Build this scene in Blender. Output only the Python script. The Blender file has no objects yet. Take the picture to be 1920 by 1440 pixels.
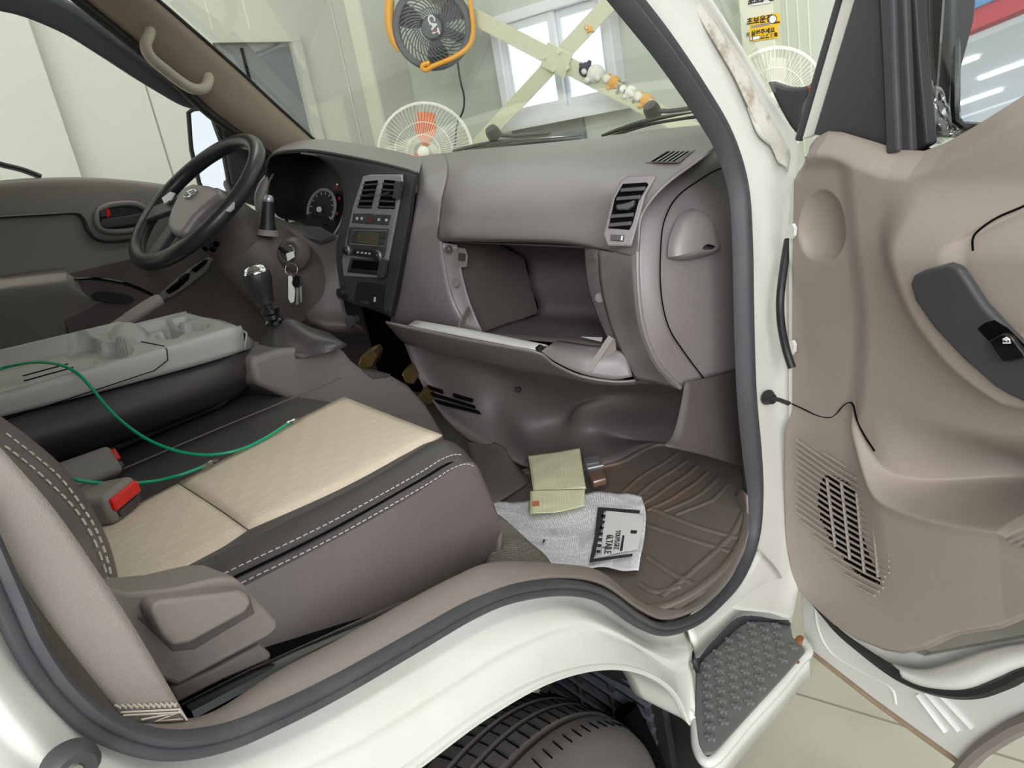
import bpy, bmesh, math, random
from mathutils import Vector, Matrix, noise
from math import sin, cos, tan, pi, radians, hypot, atan2, sqrt

random.seed(7)
SC = bpy.context.scene
COL = SC.collection

# ---------------------------------------------------------------- camera
# vehicle frame: +X is the truck's forward direction, +Y its left, Z up, ground z = 0
FPX = 1400.0
PITCH, ROLL, HEAD = radians(17.7), radians(10.4), radians(40.0)
CAM = Vector((0.0, -1.21, 1.42))
FW = Vector((cos(HEAD)*cos(PITCH), sin(HEAD)*cos(PITCH), -sin(PITCH)))
RT0 = Vector((sin(HEAD), -cos(HEAD), 0.0))
UP0 = RT0.cross(FW)
RT = RT0*cos(ROLL) - UP0*sin(ROLL)
UP = UP0*cos(ROLL) + RT0*sin(ROLL)
cd = bpy.data.cameras.new('camera')
cd.sensor_fit = 'HORIZONTAL'; cd.sensor_width = 36.0; cd.lens = FPX/1920.0*36.0
cd.clip_start = 0.02; cd.clip_end = 200
cam = bpy.data.objects.new('camera', cd); COL.objects.link(cam)
cam.matrix_world = Matrix(((RT.x, UP.x, -FW.x, CAM.x), (RT.y, UP.y, -FW.y, CAM.y), (RT.z, UP.z, -FW.z, CAM.z), (0, 0, 0, 1)))
SC.camera = cam

# ---------------------------------------------------------------- world, light, exposure
SC.view_settings.view_transform = 'Standard'; SC.view_settings.look = 'None'
SC.view_settings.gamma = 1.0; SC.view_settings.use_curve_mapping = False
SC.view_settings.exposure = 0.25
w = bpy.data.worlds.new('sky'); SC.world = w; w.use_nodes = True
bg = w.node_tree.nodes['Background']; bg.inputs['Color'].default_value = (0.90, 0.96, 1.02, 1); bg.inputs['Strength'].default_value = 0.85

def area_light(name, loc, target, size, power, col=(1, 1, 1)):
    l = bpy.data.lights.new(name, 'AREA'); l.shape = 'RECTANGLE'; l.size, l.size_y = size
    l.energy = power; l.color = col
    o = bpy.data.objects.new(name, l); COL.objects.link(o)
    o.location = loc
    o.rotation_euler = (Vector(target)-Vector(loc)).to_track_quat('-Z', 'Y').to_euler()
    return o
# daylight entering the workshop through its open bay (beside and behind the truck)
area_light('bay_daylight', (-4.6, -4.4, 3.7), (0.9, -0.5, 0.9), (6.0, 2.6), 420, (0.97, 0.99, 1.0))

# ---------------------------------------------------------------- pixel helpers (a pixel is a direction; the depth comes from a plane)
def ray(u, v):
    return FW + RT*((u-960.0)/FPX) - UP*((v-720.0)/FPX)
def A(u, v, x=None, y=None, z=None):
    d = ray(u, v)
    if x is not None: t = (x-CAM.x)/d.x
    elif y is not None: t = (y-CAM.y)/d.y
    else: t = (z-CAM.z)/d.z
    return CAM + d*t
def X_(lst, x): return [A(u, v, x=x) for u, v in lst]
def Y_(lst, y): return [A(u, v, y=y) for u, v in lst]
def Z_(lst, z): return [A(u, v, z=z) for u, v in lst]
def AP(u, v, p0, n):
    d = ray(u, v); n = Vector(n); t = (Vector(p0)-CAM).dot(n)/d.dot(n)
    return CAM + d*t

# ---------------------------------------------------------------- colour and materials
def lin(c):
    c = c/255.0
    return c/12.92 if c <= 0.04045 else ((c+0.055)/1.055)**2.4
def rgb(r, g, b): return (lin(r), lin(g), lin(b), 1.0)
MATS = {}
def mat(name, col, rough=0.5, metal=0.0, bump=0.0, bscale=400.0, var=0.0, vscale=6.0, dirt=None, dscale=5.0, damt=0.5,
        coat=0.0, spec=0.5, trans=0.0, emit=None, estr=0.0, alpha=1.0, sheen=0.0):
    m = bpy.data.materials.new(name); m.use_nodes = True
    nt = m.node_tree; N = nt.nodes; L = nt.links
    b = N['Principled BSDF']
    b.inputs['Base Color'].default_value = col
    b.inputs['Roughness'].default_value = rough; b.inputs['Metallic'].default_value = metal
    b.inputs['Specular IOR Level'].default_value = spec
    b.inputs['Coat Weight'].default_value = coat; b.inputs['Coat Roughness'].default_value = 0.08
    b.inputs['Transmission Weight'].default_value = trans
    b.inputs['Alpha'].default_value = alpha
    if emit: b.inputs['Emission Color'].default_value = emit; b.inputs['Emission Strength'].default_value = estr
    tc = N.new('ShaderNodeTexCoord')
    src = None
    if var > 0:
        n = N.new('ShaderNodeTexNoise'); n.inputs['Scale'].default_value = vscale; n.inputs['Detail'].default_value = 6
        L.new(tc.outputs['Object'], n.inputs['Vector'])
        mx = N.new('ShaderNodeMix'); mx.data_type = 'RGBA'
        c2 = tuple(max(0, min(1, c*(1+var))) for c in col[:3])+(1,); c1 = tuple(c*(1-var) for c in col[:3])+(1,)
        mx.inputs['A'].default_value = c1; mx.inputs['B'].default_value = c2
        L.new(n.outputs['Fac'], mx.inputs['Factor']); src = mx.outputs['Result']
    if dirt:
        n = N.new('ShaderNodeTexNoise'); n.inputs['Scale'].default_value = dscale; n.inputs['Detail'].default_value = 8; n.inputs['Roughness'].default_value = 0.65
        L.new(tc.outputs['Object'], n.inputs['Vector'])
        r = N.new('ShaderNodeValToRGB'); r.color_ramp.elements[0].position = 0.52; r.color_ramp.elements[1].position = 0.72
        r.color_ramp.elements[1].color = (damt, damt, damt, 1); r.color_ramp.elements[0].color = (0, 0, 0, 1)
        L.new(n.outputs['Fac'], r.inputs['Fac'])
        mx = N.new('ShaderNodeMix'); mx.data_type = 'RGBA'
        if src: L.new(src, mx.inputs['A'])
        else: mx.inputs['A'].default_value = col
        mx.inputs['B'].default_value = dirt
        L.new(r.outputs['Color'], mx.inputs['Factor']); src = mx.outputs['Result']
    if src: L.new(src, b.inputs['Base Color'])
    if bump > 0:
        n = N.new('ShaderNodeTexNoise'); n.inputs['Scale'].default_value = bscale; n.inputs['Detail'].default_value = 3
        L.new(tc.outputs['Object'], n.inputs['Vector'])
        bp = N.new('ShaderNodeBump'); bp.inputs['Strength'].default_value = bump; bp.inputs['Distance'].default_value = 0.002
        L.new(n.outputs['Fac'], bp.inputs['Height']); L.new(bp.outputs['Normal'], b.inputs['Normal'])
    MATS[name] = m
    return m

mat('trim', rgb(134, 124, 118), 0.5, bump=0.25, bscale=900, var=0.06, vscale=4, dirt=rgb(140, 132, 122), dscale=7, damt=0.18)
mat('dash', rgb(127, 119, 119), 0.38, spec=0.8, bump=0.22, bscale=900, var=0.05, vscale=4, dirt=rgb(142, 134, 126), dscale=6, damt=0.15)
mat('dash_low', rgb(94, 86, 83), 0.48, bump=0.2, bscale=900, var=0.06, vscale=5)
mat('door_trim', rgb(158, 146, 136), 0.5, bump=0.25, bscale=900, var=0.07, vscale=3, dirt=rgb(150, 140, 128), dscale=9, damt=0.22)
mat('driver_trim', rgb(138, 131, 124), 0.6, bump=0.2, bscale=700, var=0.06)
mat('column', rgb(92, 85, 80), .5, bump=.2, bscale=900, var=.05)
mat('console_dark', rgb(130, 123, 118), .5, bump=.2, bscale=900, var=.05)
mat('stained_paint', rgb(214, 210, 198), .6, bump=.5, bscale=70, var=.08, vscale=30, dirt=rgb(140, 116, 92), dscale=28, damt=.95)
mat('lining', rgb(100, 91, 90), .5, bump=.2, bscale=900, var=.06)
mat('frame_grey', rgb(92, 96, 104), .5, bump=.1, bscale=600)
mat('kick_shaded', rgb(78, 70, 68), .55, bump=.2, bscale=900, var=.05)  # plastic darker than the lining: footwell shade put into its colour
mat('handle', rgb(190, 179, 163), .5, bump=.1, bscale=900)
mat('gauge', rgb(150, 148, 150), .4)
mat('pillar_trim', rgb(160, 143, 127), 0.6, bump=0.2, bscale=900, var=0.05)
mat('console', rgb(184, 181, 176), 0.38, spec=0.7, bump=0.2, bscale=1000, var=0.05)
mat('black_plastic', rgb(38, 37, 38), 0.45, bump=0.15, bscale=800, var=0.1)
mat('charcoal', rgb(66, 64, 66), 0.5, bump=0.15, bscale=800, var=0.1)
mat('shade_black', rgb(14, 13, 14), 0.9, spec=0.05)  # near black for dark parts and for shade painted into wells, slots, openings
mat('gloss_black', rgb(14, 14, 15), 0.12, coat=0.6)
mat('rubber', rgb(66, 66, 70), 0.55, bump=0.1, bscale=500, var=0.12, vscale=20, dirt=rgb(105, 98, 90), dscale=14, damt=0.25)
mat('tyre', rgb(92, 87, 84), 0.75, bump=0.3, bscale=300, var=0.2, vscale=14, dirt=rgb(110, 98, 86), dscale=10, damt=0.4)
mat('mat_rubber', rgb(104, 95, 88), 0.6, bump=0.3, bscale=200, var=0.2, vscale=10, dirt=rgb(128, 98, 72), dscale=6, damt=0.75)
mat('step_rubber', rgb(112, 112, 110), 0.6, bump=0.25, bscale=300, var=0.15, vscale=12, dirt=rgb(130, 118, 100), dscale=8, damt=0.45)
mat('floor_lining', rgb(96, 90, 85), 0.6, bump=0.25, bscale=500, var=0.12, dirt=rgb(120, 104, 88), dscale=6, damt=0.4)
mat('paint', rgb(222, 221, 214), 0.25, coat=0.5, var=0.015, vscale=3, dirt=rgb(196, 178, 156), dscale=5.5, damt=0.22)
mat('paint_clean', rgb(228, 226, 222), 0.3, coat=0.4)
mat('rust', rgb(150, 100, 62), 0.8, bump=0.4, bscale=200, var=0.3, vscale=40)
mat('grime', rgb(170, 148, 122), 0.8, bump=0.3, bscale=200, var=0.25, vscale=50)
mat('leather', rgb(105, 95, 93), 0.42, bump=0.35, bscale=260, var=0.08, vscale=8)
mat('leather_dark', rgb(72, 67, 67), 0.45, bump=0.35, bscale=260, var=0.1, vscale=8, dirt=rgb(90, 84, 80), dscale=12, damt=0.25)
mat('thread', rgb(206, 196, 180), 0.7)
mat('belt', rgb(154, 144, 136), 0.7, bump=0.4, bscale=1200, var=0.05, vscale=5)
mat('silver', rgb(190, 190, 196), 0.35, metal=0.6)
mat('chrome', rgb(235, 235, 238), 0.08, metal=1.0)
mat('steel', rgb(170, 168, 162), 0.3, metal=0.9)
mat('mirror', rgb(245, 248, 250), 0.015, metal=1.0)
mat('red', rgb(226, 34, 28), 0.35)
mat('red_dim', rgb(160, 30, 30), 0.4)
mat('green_wire', rgb(10, 160, 112), 0.35)
mat('lcd', rgb(92, 88, 70), 0.25)
mat('button', rgb(70, 68, 68), 0.45)
mat('white_plastic', rgb(235, 235, 232), 0.4)
mat('icon', rgb(225, 225, 225), 0.5)
mat('orange', rgb(236, 166, 52), 0.4)
mat('orange_blade', rgb(235, 128, 80), 0.4)
mat('fan_grey', rgb(84, 88, 92), 0.5)
mat('fan_white', rgb(238, 236, 222), 0.4)
mat('wall', rgb(194, 195, 182), 0.6, var=0.03, vscale=1.2, bump=0.08, bscale=8)
mat('wall_front', rgb(196, 202, 190), 0.6, var=0.03, vscale=1.2)
mat('wall_trim', rgb(222, 222, 200), 0.5)
mat('concrete', rgb(182, 178, 162), 0.45, bump=0.15, bscale=60, var=0.07, vscale=2.5, dirt=rgb(140, 132, 108), dscale=2.2, damt=0.45)
mat('frame_white', rgb(232, 232, 236), 0.4)
mat('brace', rgb(214, 214, 186), 0.5, var=0.03)
mat('dark_wall', rgb(124, 128, 130), 0.6, var=0.06)
mat('yellow', rgb(240, 196, 36), 0.5)
mat('ink', rgb(58, 44, 28), 0.6)
mat('ink_black', rgb(52, 52, 54), 0.7)
mat('seat_tan', rgb(178, 160, 138), 0.9)
mat('paper_y', rgb(232, 230, 180), 0.8)
mat('redprint', rgb(225, 130, 100), 0.8)
mat('fur_white', rgb(232, 228, 220), 0.95, bump=0.5, bscale=120)
mat('fur_orange', rgb(226, 172, 96), 0.95, bump=0.5, bscale=120)
mat('fur_grey', rgb(150, 146, 140), 0.95, bump=0.5, bscale=120)
mat('fur_dark', rgb(66, 70, 80), 0.95, bump=0.5, bscale=120)
mat('facade_blue', rgb(120, 170, 225), 0.5)
mat('facade_red', rgb(226, 84, 92), 0.5)
mat('facade_white', rgb(236, 238, 240), 0.6)
mat('foil', rgb(120, 100, 58), 0.3, metal=0.6, bump=0.5, bscale=60, var=0.25, vscale=30)
mat('amber', rgb(200, 80, 40), 0.2)

def glass_mat(name, tint, gloss=0.06, rough=0.0):
    m = bpy.data.materials.new(name); m.use_nodes = True
    nt = m.node_tree; N = nt.nodes; L = nt.links; N.clear()
    out = N.new('ShaderNodeOutputMaterial'); t = N.new('ShaderNodeBsdfTransparent'); g = N.new('ShaderNodeBsdfGlossy')
    t.inputs['Color'].default_value = tint; g.inputs['Roughness'].default_value = rough; g.inputs['Color'].default_value = (1, 1, 1, 1)
    lw = N.new('ShaderNodeLayerWeight'); lw.inputs['Blend'].default_value = 0.25
    mm = N.new('ShaderNodeMath'); mm.operation = 'MULTIPLY_ADD'; mm.inputs[1].default_value = 0.22; mm.inputs[2].default_value = gloss
    L.new(lw.outputs['Fresnel'], mm.inputs[0])
    mx = N.new('ShaderNodeMixShader'); L.new(mm.outputs[0], mx.inputs[0]); L.new(t.outputs[0], mx.inputs[1]); L.new(g.outputs[0], mx.inputs[2])
    L.new(mx.outputs[0], out.inputs['Surface'])
    MATS[name] = m
glass_mat('windshield', (0.975, 0.99, 0.975, 1), 0.012)
glass_mat('glass', (0.96, 0.98, 0.97, 1), 0.03)
glass_mat('clear_plastic', (0.93, 0.93, 0.93, 1), 0.10, 0.15)
glass_mat('frosted', (0.86, 0.86, 0.88, 1), 0.30, 0.4)
glass_mat('bag_plastic', (0.80, 0.78, 0.80, 1), 0.22, 0.12)

# ---------------------------------------------------------------- mesh helpers
class MB:
    def __init__(s): s.v = []; s.f = []; s.uv = None
    def add(s, vs, fs):
        o = len(s.v); s.v += [Vector(p) for p in vs]; s.f += [tuple(i+o for i in f) for f in fs]; return s
    def box(s, c, size, rot=None):
        c = Vector(c); hx, hy, hz = [d/2 for d in size]
        vs = [Vector((x, y, z)) for x in (-hx, hx) for y in (-hy, hy) for z in (-hz, hz)]
        if rot is not None: vs = [rot @ p for p in vs]
        return s.add([c+p for p in vs], [(0, 1, 3, 2), (4, 6, 7, 5), (0, 4, 5, 1), (2, 3, 7, 6), (0, 2, 6, 4), (1, 5, 7, 3)])
    def frame_box(s, c, ax, ay, az, size):           # box with axes given
        R = Matrix((Vector(ax).normalized(), Vector(ay).normalized(), Vector(az).normalized())).transposed()
        return s.box(c, size, R)
    def quad8(s, a, b):                              # hexahedron from two quads of points
        return s.add(list(a)+list(b), [(3, 2, 1, 0), (4, 5, 6, 7), (0, 1, 5, 4), (1, 2, 6, 5), (2, 3, 7, 6), (3, 0, 4, 7)])
    def grid(s, rows, closed_u=False, closed_v=False):
        n, m = len(rows), len(rows[0]); o = len(s.v)
        for r in rows: s.v += [Vector(p) for p in r]
        for i in range(n if closed_v else n-1):
            for j in range(m if closed_u else m-1):
                a = o+i*m+j; b = o+i*m+(j+1) % m; c = o+((i+1) % n)*m+(j+1) % m; d = o+((i+1) % n)*m+j
                s.f.append((a, b, c, d))
        return s
    def prism(s, poly, off):                         # polygon (3D points) extruded by a vector
        n = len(poly); off = Vector(off); o = len(s.v)
        s.v += [Vector(p) for p in poly]+[Vector(p)+off for p in poly]
        s.f.append(tuple(o+i for i in range(n))[::-1]); s.f.append(tuple(o+n+i for i in range(n)))
        for i in range(n): s.f.append((o+i, o+(i+1) % n, o+n+(i+1) % n, o+n+i))
        return s
    def tube(s, pts, r, seg=10, caps=True, flat=1.0, upv=None, closed=False, prof=None):
        pts = [Vector(p) for p in pts]; n = len(pts); rows = []
        prev = None
        for i, p in enumerate(pts):
            if closed: t = pts[(i+1) % n]-pts[i-1]
            else: t = pts[min(i+1, n-1)]-pts[max(i-1, 0)]
            t.normalize()
            if upv is not None: u = Vector(upv)
            elif prev is None: u = Vector((0, 0, 1)) if abs(t.z) < 0.9 else Vector((1, 0, 0))
            else: u = prev
            b = t.cross(u); 
            if b.length < 1e-6: b = t.cross(Vector((0.3, 0.5, 0.8)))
            b.normalize(); u = b.cross(t).normalized(); prev = u
            rr = r[i] if isinstance(r, (list, tuple)) else r
            if prof: rows.append([p+b*(a*rr)+u*(c*rr) for a, c in prof])
            else: rows.append([p+b*(cos(2*pi*k/seg)*rr)+u*(sin(2*pi*k/seg)*rr*flat) for k in range(seg)])
        o = len(s.v); m = len(rows[0])
        s.grid(rows, closed_u=True, closed_v=closed)
        if caps and not closed:
            s.f.append(tuple(o+k for k in range(m))); s.f.append(tuple(o+(n-1)*m+k for k in range(m))[::-1])
        return s
    def lathe(s, prof, c, axis=(0, 0, 1), seg=24, sx=1.0, ref=None, ang=2*pi):   # prof: (radius, height) list
        c = Vector(c); az = Vector(axis).normalized()
        ax = Vector(ref) if ref is not None else (Vector((1, 0, 0)) if abs(az.x) < 0.9 else Vector((0, 1, 0)))
        ax = (ax-az*ax.dot(az)).normalized(); ay = az.cross(ax)
        full = abs(ang-2*pi) < 1e-6
        k = seg if full else seg+1
        rows = [[c+az*h+ax*(cos(ang*i/seg)*r*sx)+ay*(sin(ang*i/seg)*r) for i in range(k)] for r, h in prof]
        return s.grid(rows, closed_u=full)

def smoothmesh(me): 
    for p in me.polygons: p.use_smooth = True
def link(o, parent=None):
    COL.objects.link(o)
    if parent is not None:
        o.parent = parent; o.location = -(parent.get('_w') and Vector(parent['_w']) or parent.location)
        o['_w'] = (0.0, 0.0, 0.0)
    return o
def obj(name, mb, m, parent=None, smooth=True, bevel=0.0, bseg=2, sub=0, thick=0.0, toff=-1.0, weld=False, auto=40):
    me = bpy.data.meshes.new(name)
    me.from_pydata([tuple(p) for p in mb.v], [], mb.f)
    if mb.uv:
        ul = me.uv_layers.new(name='UVMap')
        for lp in me.loops: ul.data[lp.index].uv = mb.uv[lp.vertex_index]
    bm = bmesh.new(); bm.from_mesh(me)
    if weld: bmesh.ops.remove_doubles(bm, verts=bm.verts, dist=1e-5)
    bmesh.ops.recalc_face_normals(bm, faces=bm.faces)
    bm.to_mesh(me); bm.free()
    me.materials.append(MATS[m] if isinstance(m, str) else m)
    if smooth:
        smoothmesh(me)
        if auto: me.set_sharp_from_angle(angle=radians(auto))
    o = bpy.data.objects.new(name, me); link(o, parent)
    if thick: 
        md = o.modifiers.new('solid', 'SOLIDIFY'); md.thickness = abs(thick); md.offset = toff if thick > 0 else -toff
    if bevel:
        md = o.modifiers.new('bevel', 'BEVEL'); md.width = bevel; md.segments = bseg; md.limit_method = 'ANGLE'; md.angle_limit = radians(35)
    if sub:
        md = o.modifiers.new('sub', 'SUBSURF'); md.levels = sub; md.render_levels = sub
    return o
def thing(name, label, cat, loc=(0, 0, 0), group=None):
    o = bpy.data.objects.new(name, None); COL.objects.link(o); o.location = loc; o['_w'] = tuple(float(a) for a in loc)
    o.empty_display_size = 0.05
    o['label'] = label; o['category'] = cat
    if group: o['group'] = group
    return o
def tag(o, label, cat, group=None):
    o['label'] = label; o['category'] = cat
    if group: o['group'] = group
    return o
def struct(o):
    o['kind'] = 'structure'; return o

def cr(pts, n=6, closed=False):                       # Catmull-Rom resampling
    P = [Vector(p) for p in pts]; out = []
    m = len(P)
    rng = range(m) if closed else range(m-1)
    for i in rng:
        if closed: p0, p1, p2, p3 = P[i-1], P[i], P[(i+1) % m], P[(i+2) % m]
        else:
            p1, p2 = P[i], P[i+1]; p0 = P[i-1] if i > 0 else p1*2-p2; p3 = P[i+2] if i+2 < m else p2*2-p1
        for k in range(n):
            t = k/n
            out.append(0.5*((2*p1)+(p2-p0)*t+(2*p0-5*p1+4*p2-p3)*t*t+(3*p1-p0-3*p2+p3)*t**3))
    if not closed: out.append(P[-1])
    return out
def surf(rows, nu=5, nv=5):
    R = [cr(r, nu) for r in rows]
    cols = [cr([r[j] for r in R], nv) for j in range(len(R[0]))]
    return [[cols[j][i] for j in range(len(cols))] for i in range(len(cols[0]))]
def patch(name, rows, m, parent=None, nu=5, nv=5, thick=0.004, toff=-1.0, uv=False, auto=0):
    g = surf(rows, nu, nv) if (nu > 1 or nv > 1) else rows
    b = MB().grid(g)
    if uv:
        n, k = len(g), len(g[0]); b.uv = [(j/(k-1), i/(n-1)) for i in range(n) for j in range(k)]
    o = obj(name, b, m, parent, thick=thick, toff=toff, auto=auto)
    return o
def resample(pts, n):
    P = [Vector(p) for p in pts]; L = [0]
    for a, b in zip(P, P[1:]): L.append(L[-1]+(b-a).length)
    out = []
    for i in range(n):
        t = L[-1]*i/(n-1); k = 0
        while k < len(L)-2 and L[k+1] < t: k += 1
        f = (t-L[k])/max(1e-9, L[k+1]-L[k]); out.append(P[k].lerp(P[k+1], f))
    return out
def textmesh(name, body, size, origin, xdir, ydir, m, parent=None, ext=0.0004, bold=0.0, align='CENTER', shear=0.0):
    cu = bpy.data.curves.new(name, 'FONT'); cu.body = body; cu.size = size; cu.extrude = ext; cu.align_x = align; cu.align_y = 'CENTER'
    cu.offset = bold; cu.shear = shear; cu.resolution_u = 3
    t = bpy.data.objects.new(name, cu); COL.objects.link(t)
    dg = bpy.context.evaluated_depsgraph_get(); dg.update()
    me = bpy.data.meshes.new_from_object(t.evaluated_get(dg)); bpy.data.objects.remove(t)
    xd = Vector(xdir).normalized(); zd = xd.cross(Vector(ydir)).normalized(); yd = zd.cross(xd)
    M = Matrix(((xd.x, yd.x, zd.x, origin[0]), (xd.y, yd.y, zd.y, origin[1]), (xd.z, yd.z, zd.z, origin[2]), (0, 0, 0, 1)))
    me.transform(M); me.materials.clear(); me.materials.append(MATS[m])
    o = bpy.data.objects.new(name, me); link(o, parent); return o
# ================================================================ the workshop
mat('joint', rgb(138, 134, 116), .7)
XF, YL, ZC = 4.0, 2.8, 4.6           # front wall, left wall, ceiling
floor = struct(obj('floor', MB().box((-1.5, -6, -0.05), (17, 22, 0.1)), 'concrete', smooth=False))
for i, (x0, y0, x1, y1) in enumerate([(1.52, -3.2, 1.52, 2.8), (-4, -1.9, 4, -1.9)]):
    c = ((x0+x1)/2, (y0+y1)/2, 0.0005)
    obj('floor_joint', MB().box(c, (max(0.006, x1-x0), max(0.006, y1-y0), 0.001)), 'joint', floor, smooth=False)
wl = struct(obj('wall_left', MB().box((-1.0, YL+0.06, ZC/2), (10.2, 0.12, ZC)), 'wall', smooth=False))
wf = struct(obj('wall_front', MB().box((XF+0.06, -1.2, ZC/2), (0.12, 8.0, ZC)), 'wall_front', smooth=False))
ceil = struct(obj('ceiling', MB().box((-1.0, -1.2, ZC+0.06), (10.2, 8.1, 0.12)), 'facade_white', smooth=False))
# wall panel seams and pilasters on the left wall
def vline(u, v, wid, dep, m, name, parent, plane):
    p = A(u, v, y=YL) if plane == 'y' else A(u, v, x=XF)
    if plane == 'y': return obj(name, MB().box((p.x, YL-dep/2, ZC/2), (wid, dep, ZC)), m, parent, smooth=False)
    return obj(name, MB().box((XF-dep/2, p.y, ZC/2), (dep, wid, ZC)), m, parent, smooth=False)
vline(297, 240, 0.008, 0.003, 'joint', 'panel_joint', wl, 'y')
vline(30, 240, 0.34, 0.10, 'wall', 'pilaster', wl, 'y')
for u in (640, 480, 410): vline(u, 100, 0.006, 0.003, 'wall_trim', 'panel_joint', wl, 'y')
# corner column where the two walls meet, and a cover strip
p = A(752, 120, x=XF)
obj('corner_column', MB().box((XF-0.16, YL-0.13, ZC/2), (0.32, 0.26, ZC)), 'wall', wf, smooth=False, bevel=0.006)
obj('corner_strip', MB().box((XF-0.33, YL-0.20, ZC/2), (0.02, 0.12, ZC)), 'wall_trim', wf, smooth=False)
# column on the front wall beside the stickers
pc = A(1428, 60, x=XF-0.12)
front_column = obj('wall_column', MB().box((XF-0.06, pc.y+0.02, ZC/2), (0.12, 0.16, ZC)), 'wall_trim', wf, smooth=False, bevel=0.005)
for u in (1400, 1462, 1480, 1500, 1520): vline(u, 100, 0.008, 0.004, 'wall_trim', 'panel_joint', wf, 'x')
# dark doorway with a trim frame in the left wall
q = [A(u, v, y=YL) for u, v in ((425, 97), (536, 84), (556, 215), (470, 260))]
x0, x1 = q[0].x-0.12, q[1].x; z1 = (q[0].z+q[1].z)/2+0.02
d1 = struct(obj('door_1', MB().box(((x0+x1)/2, YL-0.01, z1/2), (x1-x0, 0.04, z1)), 'dark_wall', smooth=False))
fb = MB()
for xx in (x0-0.035, x1+0.035): fb.box((xx, YL-0.03, z1/2), (0.07, 0.07, z1))
fb.box(((x0+x1)/2, YL-0.03, z1+0.036), (x1-x0+0.14, 0.07, 0.07))
obj('door_frame', fb, 'wall', d1, smooth=False)
obj('door_panel_joint', MB().box((x0+0.36*(x1-x0), YL-0.035, z1/2), (0.012, 0.02, z1-0.05)), 'shade_black', d1, smooth=False)
# frosted pane that glows; the daylight outside is put in as emission
mat('glowing_pane', rgb(225, 240, 250), 0.2, emit=rgb(214, 238, 252), estr=1.15)
mat('led_added', (1, 1, 1, 1), 0.5, emit=(1, 1, 1, 1), estr=40.0)
# ---- window in the front wall (sliding, white frame, glowing panes for the daylight)
W = [A(u, v, x=XF-0.04) for u, v in ((945, 45), (1135, -5), (1150, 180), (965, 222))]
yl, yr = (W[0].y+W[3].y)/2, (W[1].y+W[2].y)/2; zt, zb = (W[0].z+W[1].z)/2, (W[2].z+W[3].z)/2
wx = XF-0.05
win = bpy.data.objects.new('window_1', None); COL.objects.link(win); win.location = (wx, yl, zb); win['_w'] = (wx, yl, zb); struct(win)
def bar(y0, y1, z0, z1, x, d): return MB().box((x, (y0+y1)/2, (z0+z1)/2), (d, abs(y1-y0), abs(z1-z0)))
f = 0.055
for a in ((yr-f, yl+f, zt, zt+f), (yr-f, yl+f, zb-f, zb), (yl, yl+f, zb+.001, zt-.001), (yr-f, yr, zb+.001, zt-.001)):
    obj('window_frame', bar(*a, wx, 0.10), 'frame_white', win, smooth=False, bevel=0.004)
obj('window_sill', bar(yr-f-0.04, yl+f+0.04, zb-f-0.02, zb-f+0.005, wx-0.02, 0.16), 'frame_white', win, smooth=False)
ym = yl+(yr-yl)*0.55
def sash(ya, yb, x):
    b = MB(); t = 0.045
    for a in ((ya-t, ya, zb, zt), (yb, yb+t, zb, zt), (yb+t+.0005, ya-t-.0005, zt-t, zt), (yb+t+.0005, ya-t-.0005, zb, zb+t)): b.add(bar(*a, x, 0.03).v, bar(*a, x, 0.03).f)
    s = obj('sash', b, 'frame_white', win, smooth=False, bevel=0.003)
    obj('pane', bar(yb+t, ya-t, zb+t, zt-t, x+0.005, 0.006), 'glowing_pane', s, smooth=False)
sash(yl, ym, wx-0.01); sash(ym+0.02, yr, wx+0.025)
# ---- diagonal steel bracing in front of the window
bx = XF-0.30
br = thing('cross_brace', 'pale green painted steel cross brace bolted in front of the white window', 'brace', (bx, 1.2, 1.0))
def brace_bar(a, b, wid=0.085):
    a, b = Vector(a), Vector(b); d = (b-a).normalized(); n = Vector((1, 0, 0)); s = n.cross(d)
    m = MB().frame_box((a+b)/2, d, s, n, ((b-a).length, wid, 0.008))
    m.frame_box((a+b)/2+s*(wid/2)+n*0.03, d, s, n, ((b-a).length, 0.008, 0.06))
    return m
a1, a2 = A(845, 8, x=bx), A(1275, 232, x=bx); b1, b2 = A(1160, -12, x=bx+0.01), A(905, 262, x=bx+0.01)
obj('bar', brace_bar(a1+(a1-a2)*0.12, a2+(a2-a1)*0.75), 'brace', br, smooth=False)
obj('bar', brace_bar(b1+(b1-b2)*0.5, b2+(b2-b1)*0.55), 'brace', br, smooth=False)
pcn = A(1043, 113, x=bx-0.012)
dd = (a2-a1).normalized()
obj('gusset_plate', MB().frame_box(pcn, dd, Vector((1, 0, 0)).cross(dd), (1, 0, 0), (0.17, 0.13, 0.01)), 'brace', br, smooth=False, bevel=0.003)
for du, dv in ((-22, -6), (22, 14), (6, -16), (-4, 18)):
    c = A(1043+du, 113+dv, x=bx-0.018)
    obj('bolt', MB().lathe([(0, -0.012), (0.011, -0.012), (0.013, -0.006), (0.013, 0.002)], c, (1, 0, 0), 8), 'wall_trim', br)
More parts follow.
